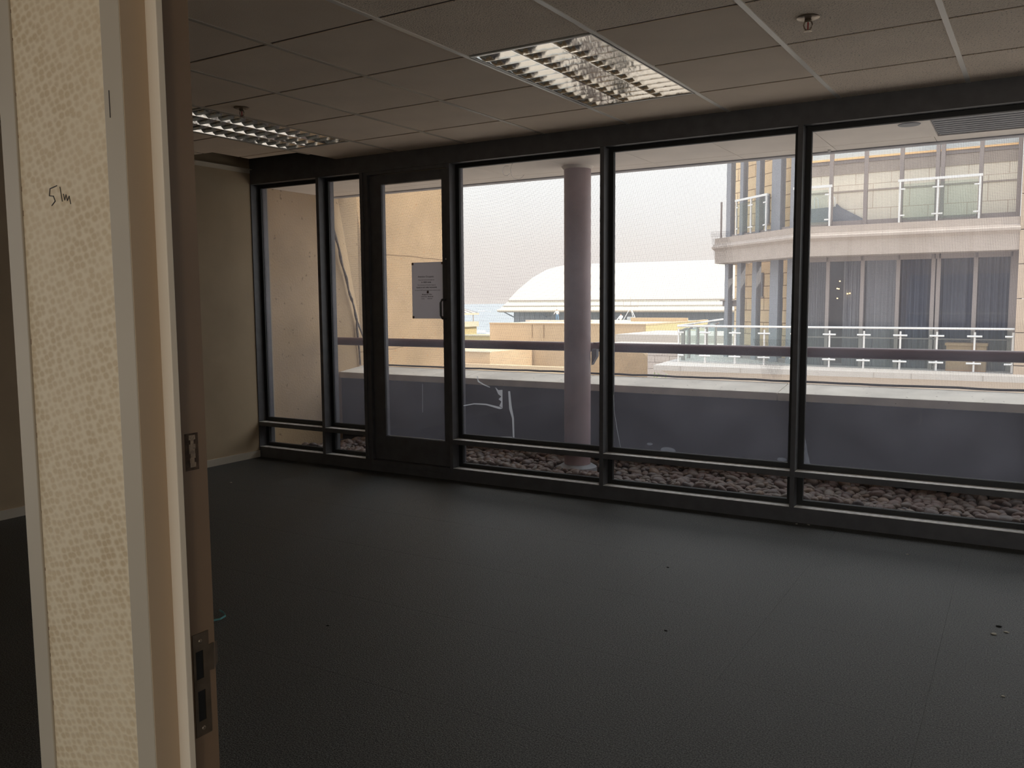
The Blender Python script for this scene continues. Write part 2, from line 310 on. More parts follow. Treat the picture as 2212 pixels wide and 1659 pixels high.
def tag(o, label=None, cat=None, group=None, kind=None):
    if label: o['label'] = label
    if cat: o['category'] = cat
    if group: o['group'] = group
    if kind: o['kind'] = kind
def empty(name, x, y, z, label=None, cat=None, group=None, kind=None, parent=None):
    o = bpy.data.objects.new(name, None); sc.collection.objects.link(o); o.empty_display_size = 0.1
    place(o, Vector((x, y, z+ZC)), parent); tag(o, label, cat, group, kind); return o
def copy_of(o, wo, parent=None):                  # copies one object (shared mesh) to a new world origin
    c = o.copy(); sc.collection.objects.link(c); place(c, wo, parent); return c
def clip(poly, a, b, c):                          # keep a*x+b*y<=c
    r = []
    for i in range(len(poly)):
        p, q = poly[i], poly[(i+1) % len(poly)]; dp = a*p[0]+b*p[1]-c; dq = a*q[0]+b*q[1]-c
        if dp <= 0: r.append(p)
        if (dp < 0 < dq) or (dq < 0 < dp):
            t = dp/(dp-dq); r.append((p[0]+t*(q[0]-p[0]), p[1]+t*(q[1]-p[1])))
    return r
def area(p): return abs(sum(p[i][0]*p[(i+1) % len(p)][1]-p[(i+1) % len(p)][0]*p[i][1] for i in range(len(p))))/2 if len(p) > 2 else 0

XL, XR, YF, YW, YB = -5.38, 8.44, 0.60, 4.914, -1.9
BW0 = -0.35                     # sill height of the unseen window band added behind the viewer for daylight
ZF, ZT = -1.265, 1.0667
# ------------------------------------------------------------------ floor with carpet tiles
flo = MB().box(XL-0.3, XR+0.2, YB-0.1, YW+0.2, ZF-0.2, ZF-0.008).box(2.5, XR, YB, YW, ZF-0.008, ZF).build('floor', 'carpet', kind='structure')
TS = 0.617
ys = []; y = 2.102 - 7*TS
while y < YW: ys.append(y); y += TS
for yy in ys:
    x = -5.76 + (0.0)
    while x < 2.5:
        p = [(x, yy), (x+TS, yy), (x+TS, yy+TS), (x, yy+TS)]
        for a, b, c in ((1, 0, 2.5), (-1, 0, -XL), (0, 1, YW-0.002), (0, -1, -YB)): p = clip(p, a, b, c)
        if area(p) > 0.001:
            cx = sum(q[0] for q in p)/len(p); cy = sum(q[1] for q in p)/len(p)
            p = [(cx+(q[0]-cx)*0.9991, cy+(q[1]-cy)*0.9991) for q in p]
            MB().prism(p, ZF-0.008, ZF).build('carpet_tile', 'carpet', flo)
        x += TS

# ------------------------------------------------------------------ walls
wl = MB().box(XL-0.25, XL, 3.2, YW+0.19, ZF-0.05, ZT+0.5).build('wall_left', 'wall', kind='structure')
MB().box(XL-0.25, -5.135, YF+0.085, 3.2, ZF-0.05, ZT+0.5).build('wall_pier', 'wall', wl)
MB().box(XL, XL+0.012, 3.2, YW-0.002, ZF, ZF+0.055).build('baseboard', 'base', wl)
MB().box(-5.135, -5.121, YF+0.1, 3.2, ZF, ZF+0.055).build('baseboard', 'base', wl)
MB().box(XL, XL+0.03, 3.2, YW, ZT-0.004, ZT+0.002).box(XL, XL+0.004, 3.2, YW, ZT-0.03, ZT+0.002).build('wall_angle', 'base', wl)
MB().box(XR, XR+0.2, YB, YW+0.19, ZF-0.05, ZT+0.5).build('wall_right', 'wall', kind='structure')
wb = MB().box(XL-0.25, -3.4, YB-0.2, YB, ZF-0.05, ZT+0.5).box(7.9, XR+0.2, YB-0.2, YB, ZF-0.05, ZT+0.5).box(-3.4, 7.9, YB-0.2, YB, ZF-0.05, BW0).box(-3.4, 7.9, YB-0.2, YB, 0.98, ZT+0.5).build('wall_back', 'wall', kind='structure')
w8 = empty('window_12', 2.25, YB-0.1, BW0, kind='structure')  # unseen back windows, added to brighten the room
for k in range(9):
    x = -3.4+k*11.3/8; MB().box(x-0.025+(0.025 if k == 0 else 0), x+0.025-(0.025 if k == 8 else 0), YB-0.15, YB-0.08, BW0, 0.98).build('mullion', 'frame', w8)
for z0 in (BW0, 0.93): MB().box(-3.4, 7.9, YB-0.15, YB-0.08, z0, z0+0.05).build('frame_rail', 'frame', w8)
for k in range(8): MB().box(-3.375+k*1.4125, -3.375+k*1.4125+1.36, YB-0.118, YB-0.112, BW0+0.05, 0.93).build('glass_pane', 'glassL', w8)
# partition between the corridor and the room: two door openings with the narrow nib between them
wp = MB().box(XL, -1.98, YF, YF+0.085, ZF, ZT+0.5).box(-1.98, 0.10, YF, YF+0.085, 0.80, ZT+0.5).build('wall_front', 'wall', kind='structure')
MB().box(-1.079, -0.846, YF+0.006, YF+0.079, ZF, 0.80).build('nib_core', 'jamb', wp)

nib = empty('door_2', -0.96, 0.64, ZF, kind='structure')
MB().box(-1.0495, -0.8752, YF-0.001, YF+0.006, ZF, 0.80).build('vinyl_panel', 'vinyl', nib, label='cream embossed vinyl facing with worn chipped edge')
MB().box(-1.081, -1.049, YF-0.004, YF+0.085, ZF, 0.80).build('trim_strip', 'trimgrey', nib, bevel=0.0015, label='painted grey trim')
MB().box(-0.8755, -0.842, YF-0.004, YF+0.0855, ZF, 0.80).build('trim_strip', 'trimgrey', nib, bevel=0.0015, label='painted grey trim')
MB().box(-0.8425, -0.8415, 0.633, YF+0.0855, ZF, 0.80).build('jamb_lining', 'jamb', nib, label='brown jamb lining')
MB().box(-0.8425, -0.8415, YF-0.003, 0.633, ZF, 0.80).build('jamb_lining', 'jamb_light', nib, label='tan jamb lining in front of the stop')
MB().box(-0.8418, -0.823, 0.628, 0.6366, ZF, 0.80).build('door_stop', 'stop', nib, bevel=0.001, label='cream door stop bead')
# chipped paint edge at the vinyl's left side
ch = MB()
z = ZF+0.2
while z < 0.75:
    h = random.uniform(0.002, 0.008)
    if random.random() < 0.55: ch.box(-1.0498, -1.0498+random.uniform(0.0008, 0.0022), YF-0.0014, YF-0.0009, z, z+h)
    z += random.uniform(0.008, 0.03)
ch.build('chipped_edge', 'jamb', nib, kind='stuff')
# strike plate
sp_ = MB(); XP = -0.8415
def plate_ring(mb, y0, y1, z0, z1, holes, t=0.0012):
    zs_ = [z0] + [q for h in holes for q in (h[2], h[3])] + [z1]
    cur = z0
    for (hy0, hy1, hz0, hz1) in holes:
        mb.box(XP, XP+t, y0, y1, cur, hz0); mb.box(XP, XP+t, y0, hy0, hz0, hz1); mb.box(XP, XP+t, hy1, y1, hz0, hz1); cur = hz1
    mb.box(XP, XP+t, y0, y1, cur, z1)
plate_ring(sp_, 0.6525, 0.6755, -0.527, -0.398, [(0.657, 0.668, -0.508, -0.470), (0.656, 0.667, -0.455, -0.420)])
sp_.loft([[(XP, 0.6675, -0.448), (XP+0.0012, 0.6675, -0.448), (XP+0.0012, 0.6675, -0.418), (XP, 0.6675, -0.418)],
          [(XP, 0.682, -0.450), (XP+0.0015, 0.682, -0.450), (XP+0.0015, 0.682, -0.416), (XP, 0.682, -0.416)],
          [(XP-0.006, 0.692, -0.446), (XP-0.0045, 0.693, -0.446), (XP-0.0045, 0.693, -0.419), (XP-0.006, 0.692, -0.419)]])
so = sp_.build('strike_plate', 'steel_old', nib, label='tarnished steel strike plate with curved lip')
MB().box(XP-0.0001, XP+0.0004, 0.657, 0.668, -0.508, -0.470).build('latch_hole', 'black', so)
MB().box(XP-0.0001, XP+0.0004, 0.656, 0.667, -0.455, -0.420).build('latch_hole', 'black', so)
for zz in (-0.518, -0.408):
    sb = MB(); sb.loft([[(XP+0.0012, 0.6635+0.0028*math.cos(t), zz+0.0028*math.sin(t)) for t in [k*math.pi/4 for k in range(8)]], [(XP+0.002, 0.6635+0.0018*math.cos(t), zz+0.0018*math.sin(t)) for t in [k*math.pi/4 for k in range(8)]]])
    sb.build('screw', 'brass', so)
cut = MB(); cut.box(XP-0.0001, XP+0.0003, 0.6545, 0.6735, -0.1975, -0.153)
mc = cut.build('old_lock_mortise', 'mortise', nib, label='chiselled empty mortise of an old lock')
rw = MB(); 
for k in range(7):
    z0 = -0.194+k*0.0055; rw.box(XP, XP+random.uniform(0.0004, 0.0009), 0.662+random.uniform(-0.002, 0.001), 0.6675+random.uniform(-0.001, 0.002), z0, z0+0.0057)
rw.build('splinter', 'rough_wood', mc)
# pencilled mark on the vinyl:  5 1 m
pm = MB()
def stroke(mb, pts, wd=0.0011):
    for (x0, z0), (x1, z1) in zip(pts, pts[1:]):
        d = Vector((x1-x0, 0, z1-z0)); L = d.length; nn = Vector((-d.z, 0, d.x))/L*wd/2; dd = d/L*wd/3
        a = Vector((x0, YF-0.0016, z0))-dd; b = Vector((x1, YF-0.0016, z1))+dd
        k = len(mb.v); y2 = Vector((0, 0.0006, 0))
        mb.hexa([tuple(a-nn+y2), tuple(a-nn), tuple(b-nn), tuple(b-nn+y2), tuple(a+nn+y2), tuple(a+nn), tuple(b+nn), tuple(b+nn+y2)])
stroke(pm, [(-0.976, 0.1385), (-0.990, 0.136), (-0.992, 0.128), (-0.984, 0.127), (-0.981, 0.121), (-0.988, 0.1165)])
stroke(pm, [(-0.970, 0.1365), (-0.967, 0.120)], 0.0008)
stroke(pm, [(-0.964, 0.128), (-0.962, 0.121), (-0.959, 0.127), (-0.957, 0.120), (-0.953, 0.125), (-0.951, 0.116)], 0.0008)
pm.build('pencil_mark', 'ink', nib, label='pencilled characters 5 1 m')
MB().box(-0.8655, -0.8645, YF-0.0046, YF-0.0039, 0.203, 0.232).build('pencil_tick', 'ink', nib)

# ------------------------------------------------------------------ ceiling: grid turned 1.15 degrees to the window wall
TH = math.radians(-1.1507); ct, st = math.cos(TH), math.sin(TH)
def g2w(gx, gy): return (ct*gx - st*gy, st*gx + ct*gy)
GX = [-2.202, -1.586, -0.988, -0.379]; GXm = {-1: -2.787, -2: -3.384, -3: -3.965}
def gxi(i):
    if 0 <= i <= 3: return GX[i]
    if i in GXm: return GXm[i]
    return GX[3]+0.6*(i-3) if i > 3 else -3.965+0.6*(i+3)
def gyi(j): return 3.168+0.5985*j
cei = MB().box(XL-0.25, XR+0.2, YB-0.2, YW+0.19, ZT+0.45, ZT+0.6).build('ceiling', 'plenum', kind='structure')
XC2 = 2.4
MB().box(XC2, XR, YB, YW, ZT, ZT+0.02).box(XL-0.2, XC2, YB, YF+0.085, ZT, ZT+0.02).build('corridor_board', 'ceil_smooth', cei)
LIM = [(1, 0, XC2), (-1, 0, -XL), (0, 1, YW), (0, -1, -(YF+0.085))]
lights_cells = {(0, 0), (0, 1), (-4, 0), (-4, 1)}
speckled = {(2, 0), (2, 1), (2, 2), (3, -1), (3, 0), (3, 1), (3, 2), (0, -1), (1, -1), (0, -2), (3, -2), (4, 0), (4, 1)}
G = 0.010
for i in range(-6, 9):
    for j in range(-5, 4):
        if (i, j) in lights_cells: continue
        q = [g2w(gxi(i)+G, gyi(j)+G), g2w(gxi(i+1)-G, gyi(j)+G), g2w(gxi(i+1)-G, gyi(j+1)-G), g2w(gxi(i)+G, gyi(j+1)-G)]
        for l in LIM: q = clip(q, *l)
        pieces = [q]
        if i <= -5 and j >= 1:                     # the cut perimeter tiles are missing in the corner by the window
            if j == 1: pieces = [clip(q, 0, 1, 4.22), clip(clip(q, 0, -1, -4.22), -1, 0, 4.985)]
            else: pieces = [clip(clip(q, -1, 0, 4.985), 0, 1, 4.555)]
        for q in pieces:
            if area(q) > 0.004:
                MB().prism(q, ZT+0.002, ZT+0.016).build('ceiling_tile', 'ceil_speck' if (i, j) in speckled else 'ceil_smooth', cei)
def bar(p0, p1, wd, z0, z1, name, m='tbar'):
    d = Vector((p1[0]-p0[0], p1[1]-p0[1])); n = Vector((-d.y, d.x)).normalized()*wd/2
    q = [(p0[0]-n.x, p0[1]-n.y), (p1[0]-n.x, p1[1]-n.y), (p1[0]+n.x, p1[1]+n.y), (p0[0]+n.x, p0[1]+n.y)]
    for l in LIM: q = clip(q, *l)
    if area(q) > 0.0005: MB().prism(q, z0, z1).build(name, m, cei)
for i in range(-4, 9):
    yend = gyi(3)+0.2 if i > -4 else gyi(3)
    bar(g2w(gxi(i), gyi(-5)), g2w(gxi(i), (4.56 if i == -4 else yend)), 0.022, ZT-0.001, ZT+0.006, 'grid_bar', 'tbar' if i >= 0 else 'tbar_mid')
for j in range(-5, 4):
    for i in range(-4 if j >= 2 else -6, 9):
        if j == 1 and i in (0, -4): continue
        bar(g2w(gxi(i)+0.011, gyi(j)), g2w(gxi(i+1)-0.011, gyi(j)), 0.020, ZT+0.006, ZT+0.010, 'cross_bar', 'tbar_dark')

# ------------------------------------------------------------------ recessed lights with mirror louvres
def ceiling_light(i, label):
    cx, cy = (gxi(i)+gxi(i+1))/2, (gyi(0)+gyi(2))/2; hw, hl = (gxi(i+1)-gxi(i))/2-0.006, (gyi(2)-gyi(0))/2-0.006
    def P(u, v, z): a = g2w(cx+u, cy+v); return (a[0], a[1], z)
    def gb(mb, u0, u1, v0, v1, z0, z1): mb.hexa([P(u0,v0,z0),P(u1,v0,z0),P(u1,v1,z0),P(u0,v1,z0),P(u0,v0,z1),P(u1,v0,z1),P(u1,v1,z1),P(u0,v1,z1)])
    c = g2w(cx, cy); t = empty('ceiling_light', c[0], c[1], ZT, label, 'ceiling light', 'recessed louvred ceiling lights')
    h = MB(); T = 0.012
    gb(h, -hw, hw, -hl, hl, ZT+0.095, ZT+0.10)
    for a in ((-hw, -hw+0.002, -hl, hl), (hw-0.002, hw, -hl, hl), (-hw, hw, -hl, -hl+0.002), (-hw, hw, hl-0.002, hl)): gb(h, *a, ZT, ZT+0.095)
    h.build('housing', 'white_metal', t)
    f = MB()
    for a in ((-hw, -hw+T, -hl, hl), (hw-T, hw, -hl, hl), (-hw+T, hw-T, -hl, -hl+T), (-hw+T, hw-T, hl-T, hl)): gb(f, *a, ZT-0.001, ZT+0.004)
    f.build('rim', 'white_metal', t)
    iw, il = hw-T-0.001, hl-T-0.001
    n = 3; W = 2*iw/n
    for k in range(n+1):                           # long V-shaped reflectors with hollow-ground sides
        u = -iw + k*W; s = []
        for v in (-il, il):
            prof = [(0.002, ZT+0.001), (0.006, ZT+0.016), (0.014, ZT+0.032), (0.028, ZT+0.050)]
            l = [P(max(-iw, u-a), v, z) for a, z in prof[::-1]] + [P(min(iw, u+a), v, z) for a, z in prof]
            s.append(l)
        MB().loft(s).build('side_reflector', 'alu', t, smooth=True)
    for k in range(n):
        u = -iw + (k+0.5)*W
        tb = MB(); tb.tube([P(u, -il+0.03, ZT+0.072), P(u, il-0.03, ZT+0.072)], 0.013, 10); tb.build('tube', 'tube', t, smooth=True)
        top = MB(); sg = []
        for v in (-il, il): sg.append([P(u-W/2+0.006, v, ZT+0.052), P(u-W/4, v, ZT+0.082), P(u, v, ZT+0.092), P(u+W/4, v, ZT+0.082), P(u+W/2-0.006, v, ZT+0.052), P(u+W/2-0.006, v, ZT+0.054), P(u, v, ZT+0.094), P(u-W/2+0.006, v, ZT+0.054)])
        top.loft(sg); top.build('top_reflector', 'alu', t, smooth=True)
    m = 13
    for r in range(0, m+1):
        v = -il + 0.010 + (2*il-0.020)*r/m; s = []
        for u in (-iw, iw):
            prof = [(0.001, ZT+0.002), (0.003, ZT+0.018), (0.009, ZT+0.044)]
            s.append([P(u, v-a, z) for a, z in prof[::-1]] + [P(u, v+a, z) for a, z in prof])
        MB().loft(s).build('cross_blade', 'alu', t, smooth=True)
ceiling_light(0, 'recessed louvred light nearer the middle of the ceiling, fully in view')
ceiling_light(-4, 'recessed louvred light by the left wall, partly hidden by the brown jamb')

def sprinkler(x, y, label):
    t = empty('sprinkler', x, y, ZT-0.03, label, 'sprinkler', 'ceiling sprinklers')
    MB().lathe(x, y, [(0.012, ZT+0.004), (0.040, ZT+0.002), (0.042, ZT-0.002), (0.036, ZT-0.005), (0.020, ZT-0.006)], 24).build('escutcheon', 'brass', t, smooth=True)
    MB().lathe(x, y, [(0.012, ZT-0.004), (0.014, ZT-0.012), (0.010, ZT-0.018)], 12).build('thread', 'brass', t, smooth=True)
    for s in (-1, 1): MB().tube([(x+s*0.011, y, ZT-0.014), (x+s*0.016, y, ZT-0.026), (x+s*0.012, y, ZT-0.040), (x+s*0.002, y, ZT-0.048)], 0.0028, 8).build('frame_arm', 'brass', t, smooth=True)
    MB().tube([(x, y, ZT-0.018), (x, y, ZT-0.044)], 0.0026, 8).build('bulb', 'redglass', t, smooth=True)
    MB().lathe(x, y, [(0.003, ZT-0.046), (0.015, ZT-0.049), (0.016, ZT-0.051), (0.004, ZT-0.052)], 12).build('deflector', 'brass', t)
sprinkler(-0.749, 3.468, 'brass sprinkler head in the plain tile near the upper right corner')
sprinkler(-3.724, 3.363, 'small sprinkler head beside the left ceiling light')

# ------------------------------------------------------------------ curtain wall
YG = 5.000
fw = MB().box(XL, XR, YW, YW+0.17, 0.949, ZT+0.45).build('wall_window', 'frame', kind='structure', bevel=0.0015)
MB().box(XL, XR, YW, YW+0.17, ZF-0.1, -1.1805).build('sill_base', 'frame', fw)
MULL = [(-5.40, -5.372), (-4.671, -4.643), (-4.237, -4.209), (-3.458, -3.430), (-2.291, -2.263), (-1.099, -1.072), (0.092, 0.120), (1.284, 1.312)] + [(1.284+1.192*k, 1.312+1.192*k) for k in range(1, 7)]
for a, b in MULL:
    MB().box(max(a, XL), b, YW, YW+0.17, -1.1805, 0.949).build('mullion', 'frame', fw, bevel=0.0015)
bays = [(-5.372, -4.671, 1), (-4.643, -4.237, 2), (-3.430, -2.291, 3), (-2.263, -1.099, 4), (-1.072, 0.092, 5), (0.120, 1.284, 6), (1.312, 2.476, 7)] + [(1.312+1.192*k, 1.284+1.192*(k+1), 7+k) for k in range(1, 5)]
BD = 0.034
def ring(mb, x0, x1, z0, z1, y0, y1, t):
    mb.box(x0, x1, y0, y1, z0, z0+t[0]); mb.box(x0, x1, y0, y1, z1-t[1], z1); mb.box(x0, x0+t[2], y0, y1, z0+t[0], z1-t[1]); mb.box(x1-t[2], x1, y0, y1, z0+t[0], z1-t[1])
for x0, x1, n in bays:
    MB().box(x0, x1, YW, YW+0.15, -1.006, -0.9735).build('mid_rail', 'frame', fw, bevel=0.001)
    MB().box(x0, x1, YW+0.001, YG-0.010, -0.9735, -0.9715).build('rail_ledge', 'ledge', fw)
    MB().box(x0, x1, YW+0.001, YG-0.010, -1.1805, -1.1785).build('sill_ledge', 'ledge', fw)
    wn = empty('window_%d' % n, (x0+x1)/2, YG, -1.18, kind='structure')
    g = MB().box(x0+0.02, x1-0.02, YG, YG+0.006, -0.96, 0.94); g.build('glass_pane', 'glass', wn)
    g = MB().box(x0+0.02, x1-0.02, YG, YG+0.006, -1.17, -1.01); g.build('glass_pane', 'glassL', wn)
    b = MB(); ring(b, x0, x1, -0.9715, 0.949, YG-0.011, YG-0.001, (0.031, 0.026, 0.030)); ring(b, x0, x1, -0.9715, 0.949, YG+0.007, YG+0.02, (0.031, 0.026, 0.030)); b.build('glazing_bead', 'bead', wn)
    b = MB(); ring(b, x0, x1, -1.1785, -1.006, YG-0.011, YG-0.001, (0.027, 0.014, 0.030)); ring(b, x0, x1, -1.1785, -1.006, YG+0.007, YG+0.02, (0.027, 0.014, 0.030)); b.build('glazing_bead', 'bead', wn)
    b = MB(); ring(b, x0+0.030, x1-0.030, -0.9405, 0.923, YG-0.0008, YG-0.0002, (0.003, 0.002, 0.002)); b.build('gasket', 'gasket', wn)
    b = MB(); ring(b, x0+0.030, x1-0.030, -1.1515, -1.020, YG-0.0008, YG-0.0002, (0.0025, 0.001, 0.002)); b.build('gasket', 'gasket', wn)
    if n == 3:
        # peeled tape residue on the glass
        def flake(pts, nm='tape_residue'):
            mb = MB(); k = len(pts); cx = sum(p[0] for p in pts)/k
            mb.loft([[(x, YG-0.0012, z) for x, z in pts], [(x, YG-0.0005, z) for x, z in pts]]); mb.build(nm, 'residue', wn)
        flake([(-3.125, -0.592), (-3.098, -0.612), (-3.066, -0.608), (-3.066, -0.735), (-3.092, -0.722), (-3.075, -0.690), (-3.098, -0.675), (-3.075, -0.655), (-3.10, -0.640)])
        flake([(-3.392, -0.741), (-3.30, -0.722), (-3.20, -0.722), (-3.09, -0.744), (-3.066, -0.738), (-3.09, -0.728), (-3.20, -0.712), (-3.30, -0.714), (-3.392, -0.733)])
        flake([(-3.268, -0.520), (-3.262, -0.552), (-3.215, -0.575), (-3.168, -0.592), (-3.168, -0.598), (-3.218, -0.584), (-3.270, -0.560), (-3.276, -0.522)])
        flake([(-3.020, -0.615), (-3.004, -0.615), (-2.992, -0.72), (-2.975, -0.80), (-2.972, -0.935), (-2.984, -0.935), (-2.990, -0.80), (-3.012, -0.74)])
        flake([(-3.10, -0.938), (-2.99, -0.931), (-2.99, -0.935), (-3.10, -0.9405)])
        # greasy ring near the top
        for cx0, r0 in ((-2.93, 0.058), (-3.02, 0.03)):
            mb = MB(); pts = [(cx0+r0*math.cos(a), YG-0.0008, 0.875+1.1*r0*math.sin(a)) for a in [k*math.pi/10 for k in range(3, 19)]]
            mb.tube(pts, 0.0014, 5); mb.build('smear', 'residue', wn)
    if n == 4:
        mb = MB(); mb.tube([(-2.231, YG-0.0008, -0.60), (-2.225, YG-0.0008, -0.70), (-2.205, YG-0.0008, -0.82), (-2.180, YG-0.0008, -0.937)], 0.0016, 5); mb.build('smear', 'residue', wn)
        for cx0, cz0, rr in ((-1.86, -0.930, 0.05), (-1.165, -0.925, 0.028), (-1.98, -0.90, 0.02)):
            mb = MB(); mb.loft([[(cx0+rr*math.cos(a), yy, cz0+0.4*rr*math.sin(a)) for a in [k*math.pi/6 for k in range(12)]] for yy in (YG-0.0009, YG-0.0005)]); mb.build('smear', 'smudge', wn)
    if n == 5:
        mb = MB(); mb.loft([[(-1.040, yy, -0.80), (-1.034, yy, -0.80), (-1.020, yy, -0.88), (-1.005, yy, -0.938), (-1.040, yy, -0.938)] for yy in (YG-0.0009, YG-0.0005)]); mb.build('smear', 'smudge', wn)

# ------------------------------------------------------------------ glazed door
dr = empty('door_1', -3.83, 4.97, ZF, kind='structure')
DY0, DY1 = 4.948, 4.995; D0, D1 = -4.172, -3.460
MB().box(-4.209, D0, YW+0.012, YW+0.15, -1.1805, 0.949).build('frame_post', 'frame', dr)
MB().box(D0, -3.458, YW+0.005, YW+0.15, 0.926, 0.949).build('frame_head', 'frame', dr)
MB().box(D0+0.003, -4.060, DY0, DY1, -1.178, 0.922).build('stile', 'frame', dr, bevel=0.0015)
MB().box(-3.522, D1-0.002, DY0, DY1, -1.178, 0.922).build('stile', 'frame', dr, bevel=0.0015)
MB().box(-4.060, -3.522, DY0, DY1, 0.855, 0.922).build('top_rail', 'frame', dr)
MB().box(-4.060, -3.522, DY0, DY1, -1.178, -0.998).build('bottom_rail', 'frame', dr)
MB().box(-4.063, -3.519, DY0+0.012, DY0+0.018, -1.002, 0.859).build('glass_pane', 'glass', dr)
b = MB(); ring(b, -4.060, -3.522, -0.998, 0.855, DY0+0.0105, DY0+0.0115, (0.005, 0.002, 0.0025)); b.build('gasket', 'gasket', dr)
MB().box(D0, -3.458, YW-0.008, YW+0.13, -1.215, -1.181).build('threshold', 'frame', dr, bevel=0.002)
mb = MB(); mb.tube([(-3.722, DY0+0.0112, -0.592), (-3.725, DY0+0.0112, -0.801)], 0.0012, 5); mb.build('scratch', 'residue', dr)
h = MB(); h.tube([(-3.497, DY0, 0.02), (-3.508, DY0-0.03, 0.015), (-3.512, DY0-0.042, -0.005), (-3.512, DY0-0.042, -0.095), (-3.508, DY0-0.03, -0.115), (-3.497, DY0, -0.12)], 0.008, 10)
h.build('door_handle', 'frame', dr, smooth=True, label='dark curved pull handle')
MB().tube([(-3.490, DY0-0.001, 0.30), (-3.490, DY0-0.004, 0.30)], 0.006, 10).build('rivet', 'chrome', dr)

# notice taped inside the door glass
NX0, NX1, NZ0, NZ1 = -3.800, -3.5225, -0.118, 0.283; NY = DY0+0.0105
no = MB().box(NX0, NX1, NY-0.0008, NY-0.0003, NZ0, NZ1).build('notice', 'paper', label='grey-white paper notice taped at its corners to the glass of the door', cat='notice')
for a, b_ in ((NX0, NZ1), (NX1, NZ1), (NX0, NZ0), (NX1, NZ0)):
    sx = 1 if a == NX0 else -1; sz = 1 if b_ == NZ0 else -1
    x0, x1 = sorted((a, a+sx*0.017)); z0, z1 = sorted((b_, b_+sz*0.018))
    MB().box(x0, x1, NY-0.0013, NY-0.0009, z0, z1).build('corner_tape', 'tape', no)
def text(s, xc, z, size, m='ink', align='CENTER', parent=None, y=NY-0.0012, bold=0.0, name='text_line'):
    c = bpy.data.curves.new(name, 'FONT'); c.body = s; c.size = size; c.align_x = align; c.extrude = 0.0001; c.offset = bold
    c.materials.append(MT[m]); o = bpy.data.objects.new(name, c); sc.collection.objects.link(o)
    me = bpy.data.meshes.new_from_object(o.evaluated_get(bpy.context.evaluated_depsgraph_get())); bpy.data.objects.remove(o); bpy.data.curves.remove(c)
    if not me.materials: me.materials.append(MT[m])
    o = bpy.data.objects.new(name, me); sc.collection.objects.link(o)
    o.rotation_euler = (math.pi/2, 0, 0); place(o, Vector((xc, y, z+ZC)), parent); return o
XC_ = -3.672
for s, z, size, m, b_, dx in (('Attention Occupants', 0.176, 0.0165, 'ink', 0.0002, -0.004), ('Please note that the wind outside can', 0.155, 0.0092, 'ink', 0.0001, 0),
        ('be HIGH winds', 0.137, 0.0135, 'ink', 0.0004, 0), ('This is extremely, and therefore dangerous', 0.119, 0.0092, 'ink', 0.0001, 0.002),
        ('PLEASE DO NOT OPEN THE DOORS!!', 0.100, 0.0108, 'ink', 0.0004, 0.002), ('for access, DO NOT open the doors without contacting us, please', 0.082, 0.0082, 'ink', 0.0001, 0.010),
        ('Management Office', 0.051, 0.0112, 'ink', 0.0002, 0.004), ('Control Room  080 000 000', 0.036, 0.0092, 'ink', 0.0002, 0.006), ('Security', 0.021, 0.0085, 'ink', 0.0001, -0.031), ('080 000 000', 0.021, 0.0085, 'ink', 0.0001, 0.030)):
    text(s, XC_+dx, z, size, m, parent=no, bold=b_)
e_ = MB().box(-3.668, -3.652, NY-0.0013, NY-0.0009, 0.062, 0.080); e_.build('printed_emblem', 'inkred', no)
MB().box(-3.663, -3.657, NY-0.0016, NY-0.0012, 0.066, 0.076).build('emblem_centre', 'tape', no)

# ------------------------------------------------------------------ terrace outside: gravel strip, parapet, column, rail, soffit, fin wall, net
FX = -5.40
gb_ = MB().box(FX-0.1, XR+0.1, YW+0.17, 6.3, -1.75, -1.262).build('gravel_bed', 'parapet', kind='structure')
def pebble_mesh(seed):
    rnd = random.Random(seed); bm = bmesh.new(); bmesh.ops.create_icosphere(bm, subdivisions=2, radius=1)
    ax = [Vector((rnd.uniform(-1, 1), rnd.uniform(-1, 1), rnd.uniform(-1, 1))).normalized() for _ in range(4)]; am = [rnd.uniform(-0.16, 0.16) for _ in range(4)]
    for v in bm.verts:
        d = v.co.normalized(); k = 1+sum(a*max(0, d.dot(x))**2 for a, x in zip(am, ax)); v.co = Vector((d.x*k*1.25, d.y*k*0.95, d.z*k*0.68))
    me = bpy.data.meshes.new('pebble'); bm.to_mesh(me); bm.free(); me.materials.append(MT['pebble'])
    me.polygons.foreach_set('use_smooth', [True]*len(me.polygons)); return me
PM = [pebble_mesh(s) for s in range(8)]
rnd = random.Random(3); peb = []
YP = 5.92
for layer, zb, cell in ((0, -1.245, 0.052), (1, -1.212, 0.056)):
    yy = 5.11
    while yy < YP-0.02:
        x = FX+0.04
        while x < 0.75:
            bank = 0.030*max(0, 1-(yy-5.1)/0.3) + 0.010*math.sin(x*3.1)+0.008*math.sin(x*7.7+yy*9)
            if layer == 0 or rnd.random() < 0.9:
                r = rnd.uniform(0.019, 0.036) if rnd.random() < 0.85 else rnd.uniform(0.036, 0.046)
                px_, py_ = x+rnd.uniform(-0.018, 0.018), min(YP-0.03, max(5.105+r, yy+rnd.uniform(-0.018, 0.018)))
                if (px_+2.745)**2+(py_-5.515)**2 > (0.15+r)**2 and px_ > FX+r+0.005:
                    lo = 0 if px_ > -5.0 else -0.028*min(1, (-5.0-px_)/0.35)*3.2
                    peb.append((px_, py_, zb+bank+rnd.uniform(-0.006, 0.010)+lo, r, (rnd.uniform(-0.6, 0.6), rnd.uniform(-0.6, 0.6), rnd.uniform(0, 6.3)), rnd.randrange(8), layer))
            x += cell
        yy += cell
def score(p): return -(math.hypot(p[0], p[1]-0) - (0.8*p[3]/0.03 if p[6] else -4)) if p[1] < 5.45 and p[0] < 0.06 else -99
peb.sort(key=score, reverse=True)
